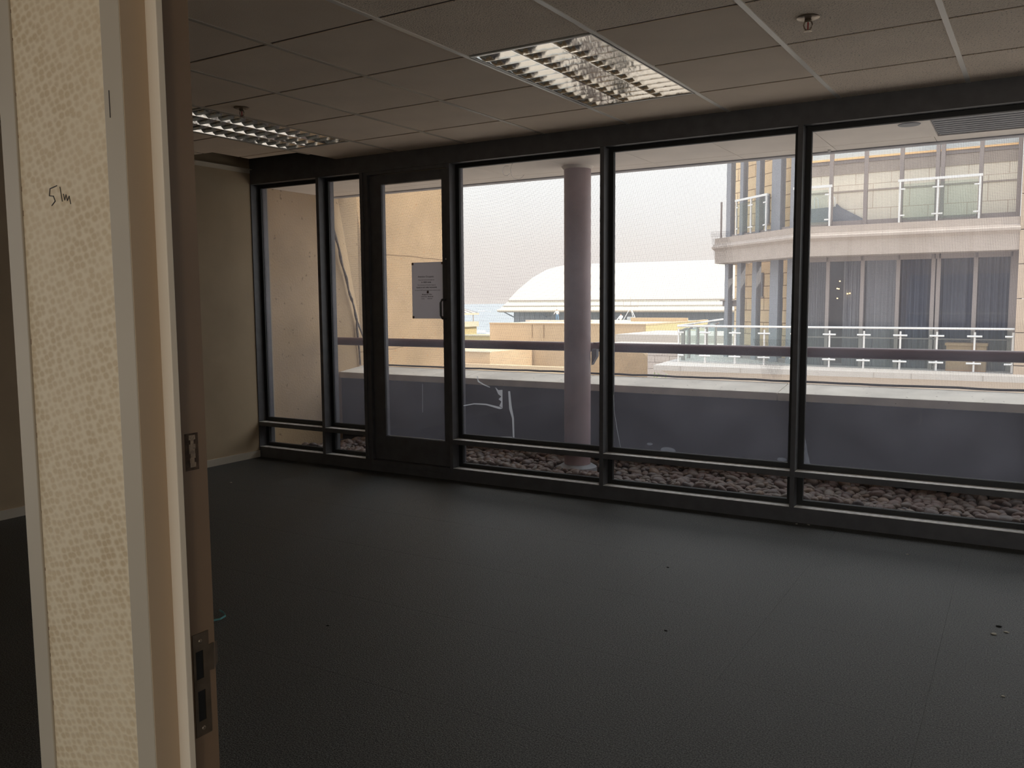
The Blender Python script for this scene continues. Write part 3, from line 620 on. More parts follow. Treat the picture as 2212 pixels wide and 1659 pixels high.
for p in peb[:300]:
    o = bpy.data.objects.new('pebble', PM[p[5]]); sc.collection.objects.link(o); o.rotation_euler = p[4]; o.scale = (p[3],)*3
    place(o, Vector((p[0], p[1], p[2]+ZC)), gb_)
vs, fs = [], []
for p in peb[300:]:
    me = PM[p[5]]; from mathutils import Euler
    mm = Matrix.Translation((p[0], p[1], p[2])) @ Euler(p[4]).to_matrix().to_4x4() @ Matrix.Scale(p[3], 4); k = len(vs)
    vs += [tuple(mm @ v.co) for v in me.vertices]; fs += [tuple(k+i for i in f.vertices) for f in me.polygons]
pb = MB(); pb.v = vs; pb.f = fs; pb.m = [0]*len(fs); pb.build('pebble_mass', 'pebble', gb_, kind='stuff', smooth=True)

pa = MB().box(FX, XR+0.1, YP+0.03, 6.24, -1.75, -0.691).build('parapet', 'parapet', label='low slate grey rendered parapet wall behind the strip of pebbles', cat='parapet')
jx = [FX, -4.02, -2.95, -1.42, 0.35, 1.6, XR+0.1]
co = empty('coping', -1.4, 6.1, -0.72, 'long pale concrete coping on top of the low parapet', 'coping')
for a, b in zip(jx, jx[1:]):
    MB().hexa([(a+0.002, YP, -0.690), (b-0.002, YP, -0.690), (b-0.002, 6.27, -0.690), (a+0.002, 6.27, -0.690), (a+0.002, YP, -0.636), (b-0.002, YP, -0.636), (b-0.002, 6.25, -0.597), (a+0.002, 6.25, -0.597)]).build('coping_slab', 'coping', co, bevel=0.004)
cd_ = MB(); xx = FX+0.02; pts = []
while xx < XR: pts.append((xx, 6.247+random.uniform(-0.004, 0.004), -0.5835+random.uniform(-0.003, 0.003))); xx += 0.12
col = empty('column', -2.745, 5.515, -1.25, 'round oxide-red painted column standing in the pebbles outside the glass', 'column')
MB().lathe(-2.745, 5.515, [(0.0955, -1.26), (0.0955, 0.946)], 40).build('shaft', 'column', col, smooth=True)
MB().lathe(-2.745, 5.515, [(0.145, -1.262), (0.14, -1.20), (0.115, -1.185), (0.097, -1.18)], 28).build('base_collar', 'edge', col, smooth=True)
MB().lathe(-2.745, 5.515, [(0.099, 0.925), (0.110, 0.938), (0.115, 0.945)], 32).build('top_sealant', 'soffit', col, smooth=True)
RX = -5.31
hr = empty('handrail', -1.4, 5.665, -0.37, 'thick maroon tubular handrail running behind the round column', 'handrail')
MB().tube([(RX, 5.665, -0.3365), (XR+0.1, 5.665, -0.3365)], 0.0340, 24).build('tube', 'rail', hr, smooth=True)
MB().box(-2.66, -2.628, 5.60, 5.70, -0.345, -0.30).build('saddle', 'rail', hr)
MB().loft([[(-2.655, yy, -0.345), (-2.615, yy, -0.345), (-2.615, yy, -0.395), (-2.655, yy, -0.46)] for yy in (5.56, 5.60)]).build('bracket', 'edge', hr)
# fin wall at left and the next building's wall beyond it
fn = MB().box(FX-0.3, FX, YW+0.17, 6.222, -1.75, 1.6).build('wall_outside_left', 'fin', label='rough sand plaster side wall of the terrace in shade', cat='wall', kind='structure')
nb = MB().box(FX-0.34, FX-0.012, 6.222, 7.74, -7.0, 5.5).build('neighbour_wall', 'neigh', label='sunlit ochre plaster wall end seen through the glazed door', cat='wall', kind='structure')
def crackline(pts, parent, r=0.004):
    mb = MB(); q = []
    for (y0, z0), (y1, z1) in zip(pts, pts[1:]):
        for k in range(5): t = k/5; q.append((FX-0.011, y0+(y1-y0)*t, z0+(z1-z0)*t+random.uniform(-0.004, 0.004)))
    q.append((FX-0.011, *pts[-1])); mb.tube(q, r, 5); mb.build('joint_line', 'crack', parent)
crackline([(6.5, 0.472), (6.95, 0.468), (7.74, 0.452)], nb, 0.0035)
crackline([(6.24, -0.470), (6.62, -0.468), (7.00, -0.446), (7.30, -0.440)], nb, 0.0035)
# unseen upper storey above the soffit, shaped to shade the side wall
up = MB().box(-5.74, 14.0, 5.09, 6.07, 1.02, 1.95).build('upper_storey', 'fin', label='unseen upper storey above the soffit, shaped to shade the side wall', cat='building', kind='structure')
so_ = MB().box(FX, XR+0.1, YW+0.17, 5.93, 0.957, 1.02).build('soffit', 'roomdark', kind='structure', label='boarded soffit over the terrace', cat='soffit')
xs_ = [FX+0.002, -4.56, -3.965, -3.37, -2.79, -2.235, -1.655, -1.062, -0.490, 0.10, 0.69, 1.28, 1.87, 2.46, XR+0.1]
for a, b in zip(xs_, xs_[1:]):
    MB().box(a+0.002, b-0.002, 5.665, 5.845, 0.945, 0.957).build('soffit_strip', 'soffit', so_)
    if a > -0.6 and b < 2.0: continue
    MB().box(a+0.002, b-0.002, 5.086, 5.660, 0.945, 0.957).build('soffit_panel', 'soffit', so_)
for a, b in zip(xs_, xs_[1:]):
    if a > -0.6 and b < 2.0:
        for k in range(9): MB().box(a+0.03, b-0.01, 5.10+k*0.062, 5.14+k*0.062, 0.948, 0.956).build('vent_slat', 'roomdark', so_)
MB().box(-0.505, -0.470, 5.09, 5.66, 0.943, 0.957).build('vent_frame', 'soffit', so_)
MB().box(FX, XR+0.1, 5.85, 5.93, 0.938, 0.957).build('edge_strip', 'edge', so_)
dl = MB(); dl.lathe(-0.575, 5.20, [(0.058, 0.9445), (0.055, 0.941), (0.045, 0.941)], 24); dl.build('downlight', 'roomdark', so_, label='round recessed downlight')
MB().lathe(-1.10, 5.795, [(0.010, 0.944), (0.012, 0.938), (0.006, 0.932)], 12).build('white_button', 'white', so_)

# bird net: knotted threads 9 mm apart from the soffit edge to the coping's outer edge
nv = MB(); NTOP = (5.905, 0.94); NBOT = (6.252, -0.589); P_ = 0.009; tt = 0.00042
def npt(x, s, off=0): return (x, NTOP[0]+(NBOT[0]-NTOP[0])*s+off, NTOP[1]+(NBOT[1]-NTOP[1])*s)
x = FX+0.055
while x < 0.7:
    w0 = 0.0; a = [npt(x, 0, -tt), npt(x+2*tt, 0, -tt), npt(x+2*tt, 0, tt), npt(x, 0, tt)]; c = [npt(x, 1, -tt), npt(x+2*tt, 1, -tt), npt(x+2*tt, 1, tt), npt(x, 1, tt)]
    nv.loft([a, c], cap=False); x += P_
Ln = math.hypot(NBOT[0]-NTOP[0], NBOT[1]-NTOP[1]); s = 0.0
while s < 1:
    z = npt(0, s)[2]; yv = npt(0, s)[1]
    nv.loft([[(xx, yv-tt, z), (xx, yv+tt, z), (xx, yv+tt, z+2*tt), (xx, yv-tt, z+2*tt)] for xx in (FX+0.055, 0.7)], cap=False); s += P_/Ln
net = empty('bird_net', -2.4, 6.1, -0.59, 'fine dark bird net stretched between soffit edge and coping', 'net')
nv.build('net_mesh', 'net', net, kind='stuff')
cb = MB(); cb.tube(pts, 0.009, 6); cb.build('edge_cord', 'net', net, smooth=True)
# doubled flaps of slack net (a second layer)
def flap(x0, x1, s0, s1, skew, off):
    mb = MB(); n = int((x1-x0)/0.007)
    for k in range(n+1):
        xx = x0+(x1-x0)*k/n; f = 1-abs(k/n-0.45)*skew
        a = npt(xx, s0, off); c = npt(xx+0.02, s0+(s1-s0)*max(0.25, f), off)
        mb.loft([[(a[0]-tt, a[1], a[2]), (a[0]+tt, a[1], a[2]), (a[0], a[1]+2*tt, a[2])], [(c[0]-tt, c[1], c[2]), (c[0]+tt, c[1], c[2]), (c[0], c[1]+2*tt, c[2])]], cap=False)
    m_ = int((s1-s0)*Ln/0.007)
    for k in range(m_):
        q = s0+(s1-s0)*k/m_; lim = 1-(k/m_)*0.5
        a = npt(x0+(x1-x0)*(0.45-0.45*lim), q, off); c = npt(x0+(x1-x0)*(0.45+0.55*lim), q, off)
        mb.loft([[(a[0], a[1], a[2]-tt), (a[0], a[1], a[2]+tt), (a[0], a[1]+2*tt, a[2])], [(c[0], c[1], c[2]-tt), (c[0], c[1], c[2]+tt), (c[0], c[1]+2*tt, c[2])]], cap=False)
    mb.build('slack_fold', 'net', net, kind='stuff')
flap(-1.93, -1.80, 0.30, 0.46, 0.3, -0.012)
flap(-1.66, -1.40, 0.80, 0.99, 1.5, -0.012)
# rolled surplus net hanging at the wall
rp = empty('net_roll', -5.36, 6.0, -0.6, 'brown rolled-up net hanging aslant by the sand plaster wall', 'net')
rr_ = MB(); q = []
A, B_ = Vector((-5.365, 5.80, 0.86)), Vector((-5.370, 6.17, -0.205))
for k in range(22):
    t = k/21; p = A.lerp(B_, t); p.z -= 0.03*math.sin(math.pi*t); p.y += 0.006*math.sin(t*25); q.append(tuple(p))
rr_.tube(q, [0.011+0.003*math.sin(k*1.7) for k in range(22)], 8); rr_.build('roll', 'rope', rp, smooth=True)
MB().tube([tuple(B_), (-5.368, 6.20, -0.26), (-5.365, 6.245, -0.36)], 0.010, 8).build('tail', 'rope', rp, smooth=True)
MB().tube([(-5.372, 6.15, -0.16), (-5.376, 6.155, -0.25), (-5.380, 6.18, -0.40), (-5.384, 6.20, -0.59)], [0.008, 0.012, 0.010, 0.009], 8).build('tail', 'rope', rp, smooth=True)

# ------------------------------------------------------------------ debris on the carpet
st_ = MB(); pts = [(-2.86, 2.19, ZF+0.004), (-2.72, 2.215, ZF+0.006), (-2.700, 2.232, ZF+0.010), (-2.703, 2.262, ZF+0.013), (-2.745, 2.285, ZF+0.012), (-2.792, 2.305, ZF+0.006)]
sec = []
for i, p in enumerate(pts):
    p = Vector(p); d = (Vector(pts[min(i+1, 5)])-Vector(pts[max(i-1, 0)])).normalized(); n = d.cross(Vector((0, 0, 1))).normalized()*0.0006; hz = Vector((0, 0, 0.007))
    sec.append([tuple(p-n-hz*0.5), tuple(p+n-hz*0.5), tuple(p+n+hz*0.6), tuple(p-n+hz*0.6)])
st_.loft(sec); st_.build('packing_strap', 'teal', label='curled teal plastic strap on the carpet beside the brown jamb', cat='strap')
for k, (x, y, sz, m, lb) in enumerate([(-1.046, 4.875, 0.006, 'crumb', 'tiny tan crumb under the mullion, the left of two'), (-0.982, 4.885, 0.007, 'crumb', 'tiny tan crumb under the right window sill, the right of two'),
        (-0.026, 3.698, 0.009, 'crumbdark', 'dark lint scrap at the right edge, the farthest of three'), (0.0, 3.646, 0.008, 'crumb', 'grey scrap at the right edge, the rightmost of three'),
        (-0.040, 3.601, 0.010, 'crumb', 'grey scrap at the right edge, the nearest of three'), (-0.439, 4.549, 0.006, 'crumb', 'single pale crumb before the right-hand window'),
        (-1.125, 3.02, 0.006, 'crumbdark', 'dark lint speck in the middle of the carpet'), (-2.293, 2.411, 0.006, 'crumbdark', 'dark lint speck on the left part of the carpet'),
        (-1.396, 3.768, 0.006, 'crumbdark', 'dark lint speck before the middle window'), (-4.764, 4.079, 0.010, 'crumb', 'white paper speck by the left wall'), (0.0, 3.038, 0.006, 'crumb', 'pale crumb low at the right edge')]):
    mb = MB(); mb.blob((x, y, ZF+sz*0.3), sz*1.2, sz*0.7, sz*0.35, seg=6, rings=4)
    mb.v = [(a+random.uniform(-1, 1)*sz*0.2, b+random.uniform(-1, 1)*sz*0.2, c) for a, b, c in mb.v]
    mb.build('crumb', m, label=lb, cat='crumb', group='scraps on the carpet')

# ------------------------------------------------------------------ hotel opposite (its own frame: u along the facade, v away from us)
HO = Vector((-2.5818, 23.170)); HU = Vector((0.99955, -0.02991)); HV = Vector((0.02991, 0.99955))
def H(u, v, z): p = HO+HU*u+HV*v; return (p.x, p.y, z)
def hbox(mb, u0, u1, v0, v1, z0, z1, mi=0):
    mb.hexa([H(u0,v0,z0),H(u1,v0,z0),H(u1,v1,z0),H(u0,v1,z0),H(u0,v0,z1),H(u1,v0,z1),H(u1,v1,z1),H(u0,v1,z1)], mi); return mb
CA = math.radians(40.5); CU, CV = -math.cos(CA), math.sin(CA); NU, NV = -math.sin(CA), -math.cos(CA)   # chamfer direction and outward normal
def cbox(mb, u0, v0, t0, t1, d0, d1, z0, z1, mi=0):   # d along inward normal
    def q(t, d, z): return H(u0+CU*t-NU*d, v0+CV*t-NV*d, z)
    mb.hexa([q(t1,d0,z0),q(t0,d0,z0),q(t0,d1,z0),q(t1,d1,z0),q(t1,d0,z1),q(t0,d0,z1),q(t0,d1,z1),q(t1,d1,z1)], mi); return mb
ho = empty('hotel_building', 0.0, 24.5, -6.0, 'pale stone hotel with glass balconies and brown framed windows opposite', 'building')
ZS = -1.758
# bands
def band(off_profile, name, m):
    base = [(2.48, -0.25), (-2.60, -0.25), (-2.60+CU*3.95, -0.25+CV*3.95), (-2.60+CU*3.95+0.3, -0.25+CV*3.95+4.0)]
    def offs(d):
        r = []
        for i, p in enumerate(base):
            ns = []
            seg = []
            if i: seg.append((base[i-1], p))
            if i < len(base)-1: seg.append((p, base[i+1]))
            for a, b in seg:
                dx, dy = b[0]-a[0], b[1]-a[1]; L = math.hypot(dx, dy); ns.append(Vector((dy/L, -dx/L))*-1)
            n = sum(ns, Vector((0, 0))).normalized(); k = 1/max(0.4, n.dot(ns[0])); r.append((p[0]+n.x*d*k, p[1]+n.y*d*k))
        return r
    secs = []
    pls = [(offs(d), z) for d, z in off_profile]; inner = offs(-0.8)
    for i in range(len(base)):
        secs.append([H(*pl[i], z) for pl, z in pls] + [H(*inner[i], off_profile[-1][1]), H(*inner[i], off_profile[0][1])])
    MB().loft(secs).build(name, m, ho)
band([(0.0, 1.10), (0.0, 1.47), (0.05, 1.52), (0.09, 1.55), (0.09, 1.60), (0.05, 1.635), (0.04, 1.665), (0.01, 1.68), (0.01, 1.85)], 'floor_band', 'hot_stone')
# upper storey windows: frames
for u in (-1.81, -0.97, -0.14, 0.66, 0.77, 1.59, 2.38):
    hbox(MB(), u-0.045, u+0.045, 0.22, 0.32, 1.88, 5.2).build('window_mullion', 'hot_frame', ho)
hbox(MB(), -2.55, 2.42, 0.24, 0.32, 1.85, 2.0).build('window_sill', 'hot_frame', ho)
ub = [-2.5, -1.81, -0.97, -0.14, 0.71, 1.59, 2.38]
for a, b in zip(ub, ub[1:]): hbox(MB(), a+0.045, b-0.045, 0.27, 0.28, 2.0, 5.2).build('window_pane', 'hot_glass', ho)
pw = hbox(MB(), -2.4, 2.4, 0.62, 0.8, 1.7, 3.50).build('reflected_cladding', 'panelstone', ho)  # facade reflected in the upper panes, modelled as a backing behind them
hbox(MB(), -2.4, 2.4, 0.58, 0.8, 3.50, 3.585).build('reflected_cornice', 'hot_frame', ho); hbox(MB(), -2.4, 2.4, 0.56, 0.8, 3.585, 3.635).build('reflected_cornice_edge', 'orangeband', ho)
hbox(MB(), -2.4, 2.4, 0.70, 0.8, 3.635, 5.3).build('reflected_sky_band', 'skyband', ho)  # reflected sky above the cornice, built as a coloured band
for z0, z1 in ((3.22, 3.50), (2.76, 2.80)): hbox(MB(), -2.4, 2.4, 0.60, 0.62, z0, z1).build('reflected_course', 'hot_stone', ho)
# reflection of a low gable and pool hoops, modelled behind the first panes
MB().loft([[H(u_, vv, z_) for u_, z_ in ((-2.45, 1.95), (-0.95, 1.95), (-1.05, 2.05), (-1.62, 2.38), (-1.72, 2.48), (-1.78, 2.40), (-2.45, 2.38))] for vv in (0.52, 0.57)]).build('reflected_gable', 'hot_frame_d', ho)
MB().tube([H(-1.86, 0.5, 2.38), H(-1.86, 0.5, 2.62), H(-1.82, 0.5, 2.68), H(-1.77, 0.5, 2.62), H(-1.75, 0.5, 2.40)], 0.014, 6).build('reflected_hoop', 'chrome', ho)
MB().tube([H(-2.28, 0.5, 2.38), H(-2.28, 0.5, 2.62), H(-2.24, 0.5, 2.68), H(-2.19, 0.5, 2.62), H(-2.17, 0.5, 2.40)], 0.014, 6).build('reflected_hoop', 'chrome', ho)
# chamfer windows, upper and lower
for lvl, (v0, z0, z1, posts) in enumerate(((0.30, 1.85, 5.2, [(0.20, 0.44), (0.85, 1.32), (1.87, 2.10), (2.72, 2.94), (3.40, 3.69)]), (0.50, ZS, 1.12, [(0.24, 0.60), (0.97, 1.41), (2.05, 2.32), (2.88, 3.14), (3.58, 3.84)]))):
    for k, (a, b) in enumerate(posts):
        cbox(MB(), -2.62, v0, a, b-0.05, 0.0, 0.16, z0, z1).build('window_post', 'hot_frame_d', ho)
        cbox(MB(), -2.62, v0, b-0.05, b, 0.03, 0.16, z0, z1).build('post_edge', 'hot_frame', ho)
    for (a, b), (c, d) in zip(posts, posts[1:]):
        cbox(MB(), -2.62, v0, b, c, 0.08, 0.09, z0+0.1, z1).build('window_pane', 'hot_glass', ho)
        cbox(MB(), -2.62, v0, b, c, 0.05, 0.13, z0, z0+0.12).build('window_sill', 'hot_frame', ho)
    # reflected ashlar building, modelled as a wall behind the chamfer panes
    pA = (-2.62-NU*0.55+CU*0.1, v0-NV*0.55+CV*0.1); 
    L = 4.0; me_ = MB(); me_.box(-L, 0, 0, 0.2, z0, z1); o = me_.build('reflected_ashlar', 'ashlar', ho, origin=(0, 0, z0))
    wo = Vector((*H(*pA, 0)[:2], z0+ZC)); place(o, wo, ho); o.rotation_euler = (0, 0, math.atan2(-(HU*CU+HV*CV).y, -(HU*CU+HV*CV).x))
    for (a, b, c, d) in (((1.45, 1.78, 2.35, 2.95), (2.15, 2.62, 2.2, 3.05)) if lvl == 0 else ((0.66, 0.86, 0.05, 0.75), (2.5, 2.72, 0.1, 0.8))):
        cbox(MB(), -2.62, v0, a, b, 0.50, 0.54, c, d).build('reflected_window', 'hot_frame_d', ho); cbox(MB(), -2.62, v0, a-0.04, b+0.04, 0.51, 0.55, c-0.05, c).build('reflected_sill', 'hot_stone', ho)  # windows of the reflected building, modelled on the backing
# juliet balconies
def baluster(par, u, v, z0, h, cr=0.12, left=True, right=True, ang=None):
    def bx(du0, du1, dv0, dv1, za, zb, nm, m='chrome'):
        mb = MB()
        if ang is None: hbox(mb, u+du0, u+du1, v+dv0, v+dv1, za, zb)
        else: cbox(mb, -2.60, v, u-du1, u-du0, dv0, dv1, za, zb)
        mb.build(nm, m, par)
    bx(-0.022, 0.022, -0.02, 0.02, z0, z0+h, 'post')
    l, r = (-cr if left else 0), (cr if right else 0)
    for zz in (z0+h*0.80, z0+h*0.16): bx(l, r, -0.035, -0.015, zz, zz+0.035, 'clamp')
def balcony(name, ulist, v, z0, h, ang=None, over=0.05):
    a0 = H(ulist[0], v, z0) if ang is None else H(-2.6+CU*ulist[0], v+CV*ulist[0], z0)
    par = empty(name, a0[0], a0[1], z0, parent=ho)
    for i, u in enumerate(ulist): baluster(par, u, v, z0, h-0.06, left=(i > 0) if ang is None else (i < len(ulist)-1), right=(i < len(ulist)-1) if ang is None else (i > 0), ang=ang)
    rl = MB(); u0, u1 = min(ulist)-over, max(ulist)+over
    (hbox(rl, u0, u1, v-0.03, v+0.03, z0+h-0.06, z0+h) if ang is None else cbox(rl, -2.60, v, u0, u1, -0.03, 0.03, z0+h-0.06, z0+h)); rl.build('top_rail', 'chrome', par)
    us = sorted(ulist)
    for a, b in zip(us, us[1:]):
        g = MB(); (hbox(g, a+0.05, b-0.05, v-0.006, v+0.006, z0+0.06, z0+h-0.12) if ang is None else cbox(g, -2.60, v, a+0.05, b-0.05, -0.006, 0.006, z0+0.06, z0+h-0.12)); g.build('glass_panel', 'bal_glass', par)
    return par
balcony('balcony_railing', [-0.13, 0.71, 1.60], 0.0, 1.86, 1.05)
balcony('balcony_railing', [-2.65, -1.78], 0.0, 1.86, 1.05)
balcony('balcony_railing', [1.42, 2.18, 2.95], 0.05, 1.90, 1.03, ang=1)
MB().tube([H(-5.62, 2.9, 1.9), H(-5.62, 2.9, 3.0)], 0.03, 6).tube([H(-5.50, 3.2, 1.9), H(-5.50, 3.2, 3.0)], 0.02, 6).build('side_railing', 'hot_frame', ho)
# lower storey
for u in (-1.89, -1.03, -0.18, 0.62, 0.74, 1.55, 2.32):
    hbox(MB(), u-0.045, u+0.045, 0.50, 0.62, ZS, 1.12).build('window_mullion', 'hot_frame', ho)
hbox(MB(), 2.32, 2.47, 0.4, 0.62, ZS, 1.12).build('window_reveal', 'hot_frame', ho)
hbox(MB(), -2.55, 2.4, 0.50, 0.60, -1.02, -0.99).build('window_transom', 'hot_frame', ho)
hbox(MB(), -2.55, 2.4, 0.50, 0.60, 0.98, 1.12).build('window_head', 'hot_frame', ho)
lb = [-2.5, -1.89, -1.03, -0.18, 0.68, 1.55, 2.32]
for k, (a, b) in enumerate(zip(lb, lb[1:])):
    hbox(MB(), a+0.045, b-0.045, 0.56, 0.57, ZS, 1.0).build('window_pane', 'hot_glass_dark', ho)
    mb = MB(); n = 36; f_, bk = [], []
    u0, u1 = (a+0.06, b-0.06) if k != 1 else (a+0.35, b-0.06)
    for i in range(n+1):
        uu = u0+(u1-u0)*i/n; vv = 0.74+0.035*math.sin(i*1.35+k)+0.02*math.sin(i*0.6+2*k); f_.append((uu, vv))
    for (ua, va), (ub_, vb) in zip(f_, f_[1:]):
        mb.hexa([H(ua, va, ZS), H(ub_, vb, ZS), H(ub_, vb+0.008, ZS), H(ua, va+0.008, ZS), H(ua, va, 1.08), H(ub_, vb, 1.08), H(ub_, vb+0.008, 1.08), H(ua, va+0.008, 1.08)])
    mb.build('curtain', 'curtain_blue' if k >= 3 else 'curtain', ho)
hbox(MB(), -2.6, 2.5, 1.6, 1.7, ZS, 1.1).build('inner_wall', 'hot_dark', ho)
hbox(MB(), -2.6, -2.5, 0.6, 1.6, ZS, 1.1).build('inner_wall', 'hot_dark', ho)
for u, z in ((-1.62, 0.47), (-1.68, 0.28), (-1.64, 0.27), (-1.67, 0.02), (-1.42, 0.14), (-1.36, 0.15)):
    p = H(u, 0.69, z); mb = MB(); mb.blob(p, 0.022, 0.022, 0.022, seg=6, rings=4); mb.build('lamp_bulb', 'bulb', ho)
# terrace slab, cove, pillar
sl = MB(); poly = [(2.75, -0.95), (2.75, 1.7), (-2.4, 1.7), (-5.6, 4.2), (-7.3, 7.5), (-5.97, -1.46)]
pp = [H(u, v, 0)[:2] for u, v in poly]; 
if sum(pp[i][0]*pp[(i+1) % 6][1]-pp[(i+1) % 6][0]*pp[i][1] for i in range(6)) < 0: pp = pp[::-1]
sl.prism(pp, ZS-0.135, ZS); sl.build('terrace_slab', 'hot_slab', ho)
for t0 in (-5.2, -3.6, -2.05, -0.4, 0.42, 1.9):
    vv = -0.95-0.51*max(0, min(1, (2.75-t0)/8.72))-0.003
    hbox(MB(), t0-0.006, t0+0.006, vv-0.002, vv+0.01, ZS-0.13, ZS-0.01).build('slab_joint', 'joint', ho)
MB().loft([[H(2.75, -0.90, ZS-0.135), H(2.75, -0.62, ZS-0.42), H(2.75, -0.62, -6.0), H(2.75, 0.3, -6.0), H(2.75, 0.3, ZS-0.135)], [H(-5.80, -1.36, ZS-0.135), H(-5.35, -1.05, ZS-0.42), H(-5.35, -1.05, -6.0), H(-5.35, 0.3, -6.0), H(-5.35, 0.3, ZS-0.135)]]).build('cove', 'hot_cove', ho)
pl = empty('pillar', *H(3.4, 0.2, ZS), parent=ho); z = -6.0; 
zj = [-6.0, -4.8, -4.0, -3.2, -2.4, -1.56, -0.80, -0.02, 0.77, 1.55, 2.35, 3.2, 4.0, 4.8, 5.6]
for a, b in zip(zj, zj[1:]): hbox(MB(), 2.46, 4.6, -0.30, 0.9, a+0.008, b-0.008).build('stone_block', 'hot_pillar', pl, bevel=0.01)
# long glass balustrade
posts = [-5.82, -5.03, -4.18, -3.38, -2.52, -1.69, -0.85, 0.0, 0.82, 1.63, 2.42]
bp = empty('terrace_railing', *H(-1.7, 0, ZS), parent=ho)
for i, u in enumerate(posts):
    hbox(MB(), u-0.022, u+0.022, -0.02, 0.02, ZS, ZS+0.95).build('post', 'chrome', bp)
    for zz in (ZS+0.85, ZS+0.20):
        l = u-0.16 if i > 0 else u; r = u+0.16 if i < len(posts)-1 else u
        mb = MB(); mb.tube([H(l, -0.035, zz), H(r, -0.035, zz)], 0.024, 8); mb.build('clamp', 'chrome', bp, smooth=True)
MB().tube([H(-5.86, 0, ZS+1.03), H(2.44, 0, ZS+1.03)], 0.030, 10).build('top_rail', 'chrome', bp, smooth=True)
for a, b in zip(posts, posts[1:]): hbox(MB(), a+0.04, b-0.04, -0.007, 0.007, ZS+0.04, ZS+0.98).build('glass_panel', 'bal_glass', bp)
s0, s1 = Vector((-5.84, 0.0)), Vector((-7.45, 8.6))
MB().tube([H(*s0, ZS+1.03), H(*s1, ZS+1.03)], 0.030, 8).build('top_rail', 'chrome', bp, smooth=True)
for k, t in enumerate((0.09, 0.19, 0.37, 0.57, 0.80)):
    p = s0.lerp(s1, t); mb = MB(); hbox(mb, p.x-0.05, p.x+0.05, p.y-0.03, p.y+0.03, ZS-0.05, ZS+0.86); mb.build('post', 'hot_frame', bp)
    mb = MB(); mb.tube([H(p.x-0.16, p.y, ZS+0.84), H(p.x+0.12, p.y, ZS+0.93)], 0.035, 6); mb.build('clamp', 'hot_frame', bp)
tm = [0.09, 0.19, 0.37, 0.57, 0.80]
for a, b in zip(tm, tm[1:]):
    p, q_ = s0.lerp(s1, a+0.01), s0.lerp(s1, b-0.01); mb = MB()
    mb.hexa([H(p.x, p.y, ZS+0.04), H(p.x+0.012, p.y, ZS+0.04), H(q_.x+0.012, q_.y, ZS+0.04), H(q_.x, q_.y, ZS+0.04), H(p.x, p.y, ZS+0.95), H(p.x+0.012, p.y, ZS+0.95), H(q_.x+0.012, q_.y, ZS+0.95), H(q_.x, q_.y, ZS+0.95)]); mb.build('glass_panel', 'bal_glass', bp)
MB().box(-8.05, -7.6, 26.3, 26.6, -0.20, -0.02).box(-8.12, -7.6, 26.25, 26.65, -0.04, 0.0).build('cornice_return', 'hot_frame', ho)
pb_ = MB(); hbox(pb_, 1.02, 1.88, 0.08, 0.40, ZS, ZS+0.62); hbox(pb_, 0.99, 1.90, 0.05, 0.42, ZS+0.62, ZS+0.68)
pb_.build('planter_box', 'planter', ho)

# ------------------------------------------------------------------ middle distance
tw = empty('tiled_wall', -9.6, 27.1, -6.0, 'pale tiled retaining wall left of the hotel terrace', 'wall')
MB().box(-10.80, -7.9, 27.02, 27.3, -6.0, -1.62).build('backing', 'joint', tw)
for r in range(9):
    for c in range(6):
        x0 = -10.80+c*0.52-(0.26 if r % 2 else 0); x1 = x0+0.51; x0 = max(x0, -10.80)
        if x1 > -7.9: x1 = -7.9
        if x1-x0 > 0.05: MB().box(x0, x1, 27.0, 27.03, -3.60+r*0.22, -3.60+r*0.22+0.208).build('wall_tile', 'tilepale', tw)
cp = []
for k in range(7):
    a = math.pi/2*k/6; cp.append((-12.27+0.25*math.sin(a), -2.205+0.25*math.cos(a)))
prof = [(-14.7, -6.0), (-14.7, -1.955)] + cp + [(-12.02, -6.0)]
rw_ = MB(); rw_.loft([[(x, yy, z) for x, z in prof] for yy in (30.0, 30.4)]); rw_.build('round_cornered_wall', 'neigh', label='ochre wall with a rounded top corner beyond the parapet', cat='wall', bevel=0.02)
lw = MB().box(-17.77, -4.0, 40.0, 46.0, -6.0, -1.70).build('terrace_step', 'ledgewhite', label='long white topped terrace step, the upper of two', cat='wall', group='white terrace steps')
MB().box(-17.45, -4.0, 38.6, 40.0, -6.0, -2.06).build('terrace_step', 'ledgewhite', label='long white topped terrace step, the lower of two', cat='wall', group='white terrace steps')
sh = empty('shrub', -9.75, 25.2, -3.4, 'pale green shrub tip at the left corner of the hotel terrace', 'shrub'); lf = MB(); rs = random.Random(5)
for k in range(90):
    c = Vector((-9.75+rs.uniform(-0.28, 0.3), 25.2+rs.uniform(-0.25, 0.25), -2.55+rs.uniform(-0.4, 0.28))); a = Vector((rs.uniform(-1, 1), rs.uniform(-1, 1), rs.uniform(-0.3, 1))).normalized()*0.06; b = a.cross(Vector((rs.uniform(-1, 1), rs.uniform(-1, 1), 0.3))).normalized()*0.022
    n = a.cross(b).normalized()*0.002; lf.loft([[tuple(c-n), tuple(c+a*0.5+b-n), tuple(c+a-n), tuple(c+a*0.5-b-n)], [tuple(c+n), tuple(c+a*0.5+b+n), tuple(c+a+n), tuple(c+a*0.5-b+n)]])
lf.build('foliage', 'leaf', sh, kind='stuff'); MB().tube([(-9.75, 25.2, -3.4), (-9.75, 25.2, -2.5)], 0.02, 6).build('stem', 'jamb', sh)

